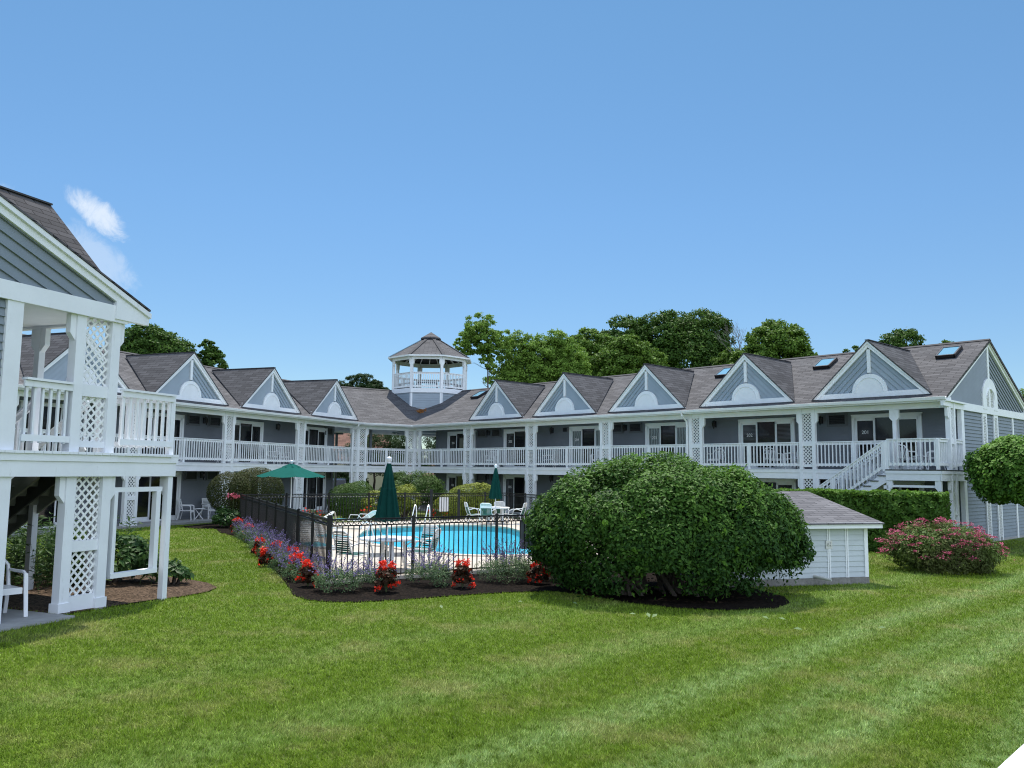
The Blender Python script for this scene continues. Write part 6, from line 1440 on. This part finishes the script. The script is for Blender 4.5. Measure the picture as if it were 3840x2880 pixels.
tree('yew_tree', 'dark spiky conifer mass left of the gazebo', -15.8, 84, 2.92, 12.80, 7.5, 27599, 0.211, LF_CONI, nsub=60, subr=.22, aspect=.3, group=None, lobes=[(-.5, 0, -.1, .55), (.1, 0, .2, .6), (.6, 0, .05, .5)])
for x, y, rx, zt, l in [(-11.2, 68, 2.6, 6.2, 'dark evergreen seen through the left half of the breezeway'), (-7.6, 70, 2.8, 6.8, 'dark evergreen in the middle of the breezeway opening'), (-4.2, 72, 2.6, 6.4, 'dark evergreen right of the breezeway corner column'), (-13.9, 66.5, 1.2, 2.6, 'low evergreen before the yellow house wall'), (-12.1, 65.5, .9, 2.1, 'short evergreen beside the garden lantern')]:
    tree('evergreen_tree', l, x, y, rx, zt, .2, 20000 if rx > 2 else 6000, .16, LF_CONI, nsub=60, subr=.25, aspect=.4, group='evergreens behind the breezeway', tr=.12)
tree('maple_tree', 'green tree at the right edge beyond the gable end', 31.8, 50, 2.48, 8.20, 2.0, 27599, 0.149, LF_MAPLE2, nsub=70, lobes=L3)
# spruce out of frame at the right with two branch tips reaching in
sp_ = thing('spruce_tree', (26.6, 40, 0), 'spruce at the right edge with drooping branch tips reaching into the sky', 'tree'); m = MB(); m.tube([(26.9, 40, 0), (26.9, 40, 12.5)], [.25, .03], 8); Q = []; T = []
for j in range(95):
    h = 1.5+10.4*j/95; a = j*2.4; L_ = 2.6*(1.12-h/13.5)
    if 8.5 < h < 8.62: a = math.pi
    b = Vector((26.9, 40, h)); e = b+Vector((math.cos(a)*L_, math.sin(a)*L_, -.12*L_)); m.tube([b, b.lerp(e, .5)+Vector((0, 0, .1)), e], [.04, .025, .008], 4)
    for q in range(150):
        f = rng.uniform(.1, 1); p = np.array(b.lerp(e, f))+np.array([0, 0, .1*math.sin(3.14*f)]); sd_ = np.array([-math.sin(a), math.cos(a), 0])*rng.normal()*.28*(1.1-f); Q.append(p+sd_+np.array([0, 0, -abs(rng.normal())*.16])); T.append(np.array([math.cos(a)*.5, math.sin(a)*.5, -.8]))
m.build('trunk', BARK, sp_); leafobj('needles', Q, rng.normal(size=(len(Q), 3)), .17, LF_CONI, sp_, aspect=.22, tang=np.array(T))
# bare dead tree
bt_ = thing('dead_tree', (23.5, 84, 0), 'leafless pale dead tree standing above the maples', 'tree'); m = MB(); rs = random.Random(21)
def grow(p, d, L_, r, k):
    if k == 0 or r < .006: return
    e = p+d*L_; md = p.lerp(e, .5)+Vector((rs.uniform(-1, 1), 0, rs.uniform(-1, 1)))*L_*.05; m.tube([p, md, e], [r, r*.85, r*.7], 4, cap=False)
    for i in range(2 if k > 1 else 2):
        nd = (d+Vector((rs.uniform(-.7, .7), rs.uniform(-.4, .4), rs.uniform(-.05, .45)))).normalized(); grow(e, nd, L_*rs.uniform(.62, .85), r*.66, k-1)
grow(Vector((23.5, 84, 0)), Vector((0, 0, 1)), 11.5, .16, 1)
for dx, dz in ((-.22, 1), (.12, 1), (.45, .8), (-.05, .9)): grow(Vector((23.5, 84, 11.5)), Vector((dx, 0, dz)).normalized(), 2.0, .08, 6)
m.build('trunk', BARKG, bt_)

# ------------------------------------------------------------------ grass blades on the lawn
NG = 900000; rr = 5.6*np.exp(rng.random(NG)*math.log(38/5.6)); th = rng.uniform(-R(46), R(46), NG)
X_ = rr*np.sin(th); Y_ = rr*np.cos(th); XY = np.c_[X_, Y_]
SLAB = [FN.p(q)[:2] for q in ((-.42, -.93, 0), (8, -.93, 0), (8, -9, 0), (-.42, -9, 0))]
SHD = [SF.p(q)[:2] for q in ((-.0, .0, 0), (SW, .0, 0), (SW, -SD, 0), (0, -SD, 0))]
kill = inpoly(XY, DECK)|inpoly(XY, SLAB)|inpoly(XY, SHD)|inpoly(XY, BED3)
dbed = inpoly(XY+rng.normal(size=XY.shape)*.03, BED)|inpoly(XY+rng.normal(size=XY.shape)*.03, BED2); kill |= dbed
for F_, ln in ((FR, RLEN), (FL, LLEN)):
    a = (XY-F_.o)@F_.X; b_ = (XY-F_.o)@F_.Y; kill |= (a > -3)&(a < ln+.2)&(b_ < .36)
XY = XY[~kill]; rr = rr[~kill]; n = len(XY); Zb = gz(XY[:, 0], XY[:, 1])
wd = .0019*(1+rr/5.5)*(.7+.6*rng.random(n)); ht = (.018+.024*rng.random(n))*(1+rr/60); ang = rng.random(n)*6.283; le = rng.normal(size=(n, 2))*.018
q_ = XY@np.array([.72, -.69]); le += (np.sin(q_*3.3)[:, None])*np.array([.69, .72])*.012
ca, sa = np.cos(ang)*wd, np.sin(ang)*wd
V = np.stack([np.c_[XY[:, 0]-ca, XY[:, 1]-sa, Zb], np.c_[XY[:, 0]+ca, XY[:, 1]+sa, Zb], np.c_[XY[:, 0]+le[:, 0], XY[:, 1]+le[:, 1], Zb+ht]], 1).reshape(-1, 3)
me = bpy.data.meshes.new('grass'); me.vertices.add(3*n); me.vertices.foreach_set('co', V.ravel().astype(np.float32)); me.loops.add(3*n); me.loops.foreach_set('vertex_index', np.arange(3*n, dtype=np.int32)); me.polygons.add(n); me.polygons.foreach_set('loop_start', (np.arange(n)*3).astype(np.int32)); me.update(calc_edges=True)
at_ = me.attributes.new('rnd', 'FLOAT', 'FACE'); at_.data.foreach_set('value', rng.random(n).astype(np.float32)); me.materials.append(BLADE)
go_ = bpy.data.objects.new('grass', me); col.objects.link(go_); tag(go_, 'mown green lawn grass with pale wheel stripes', 'grass', kind='stuff')
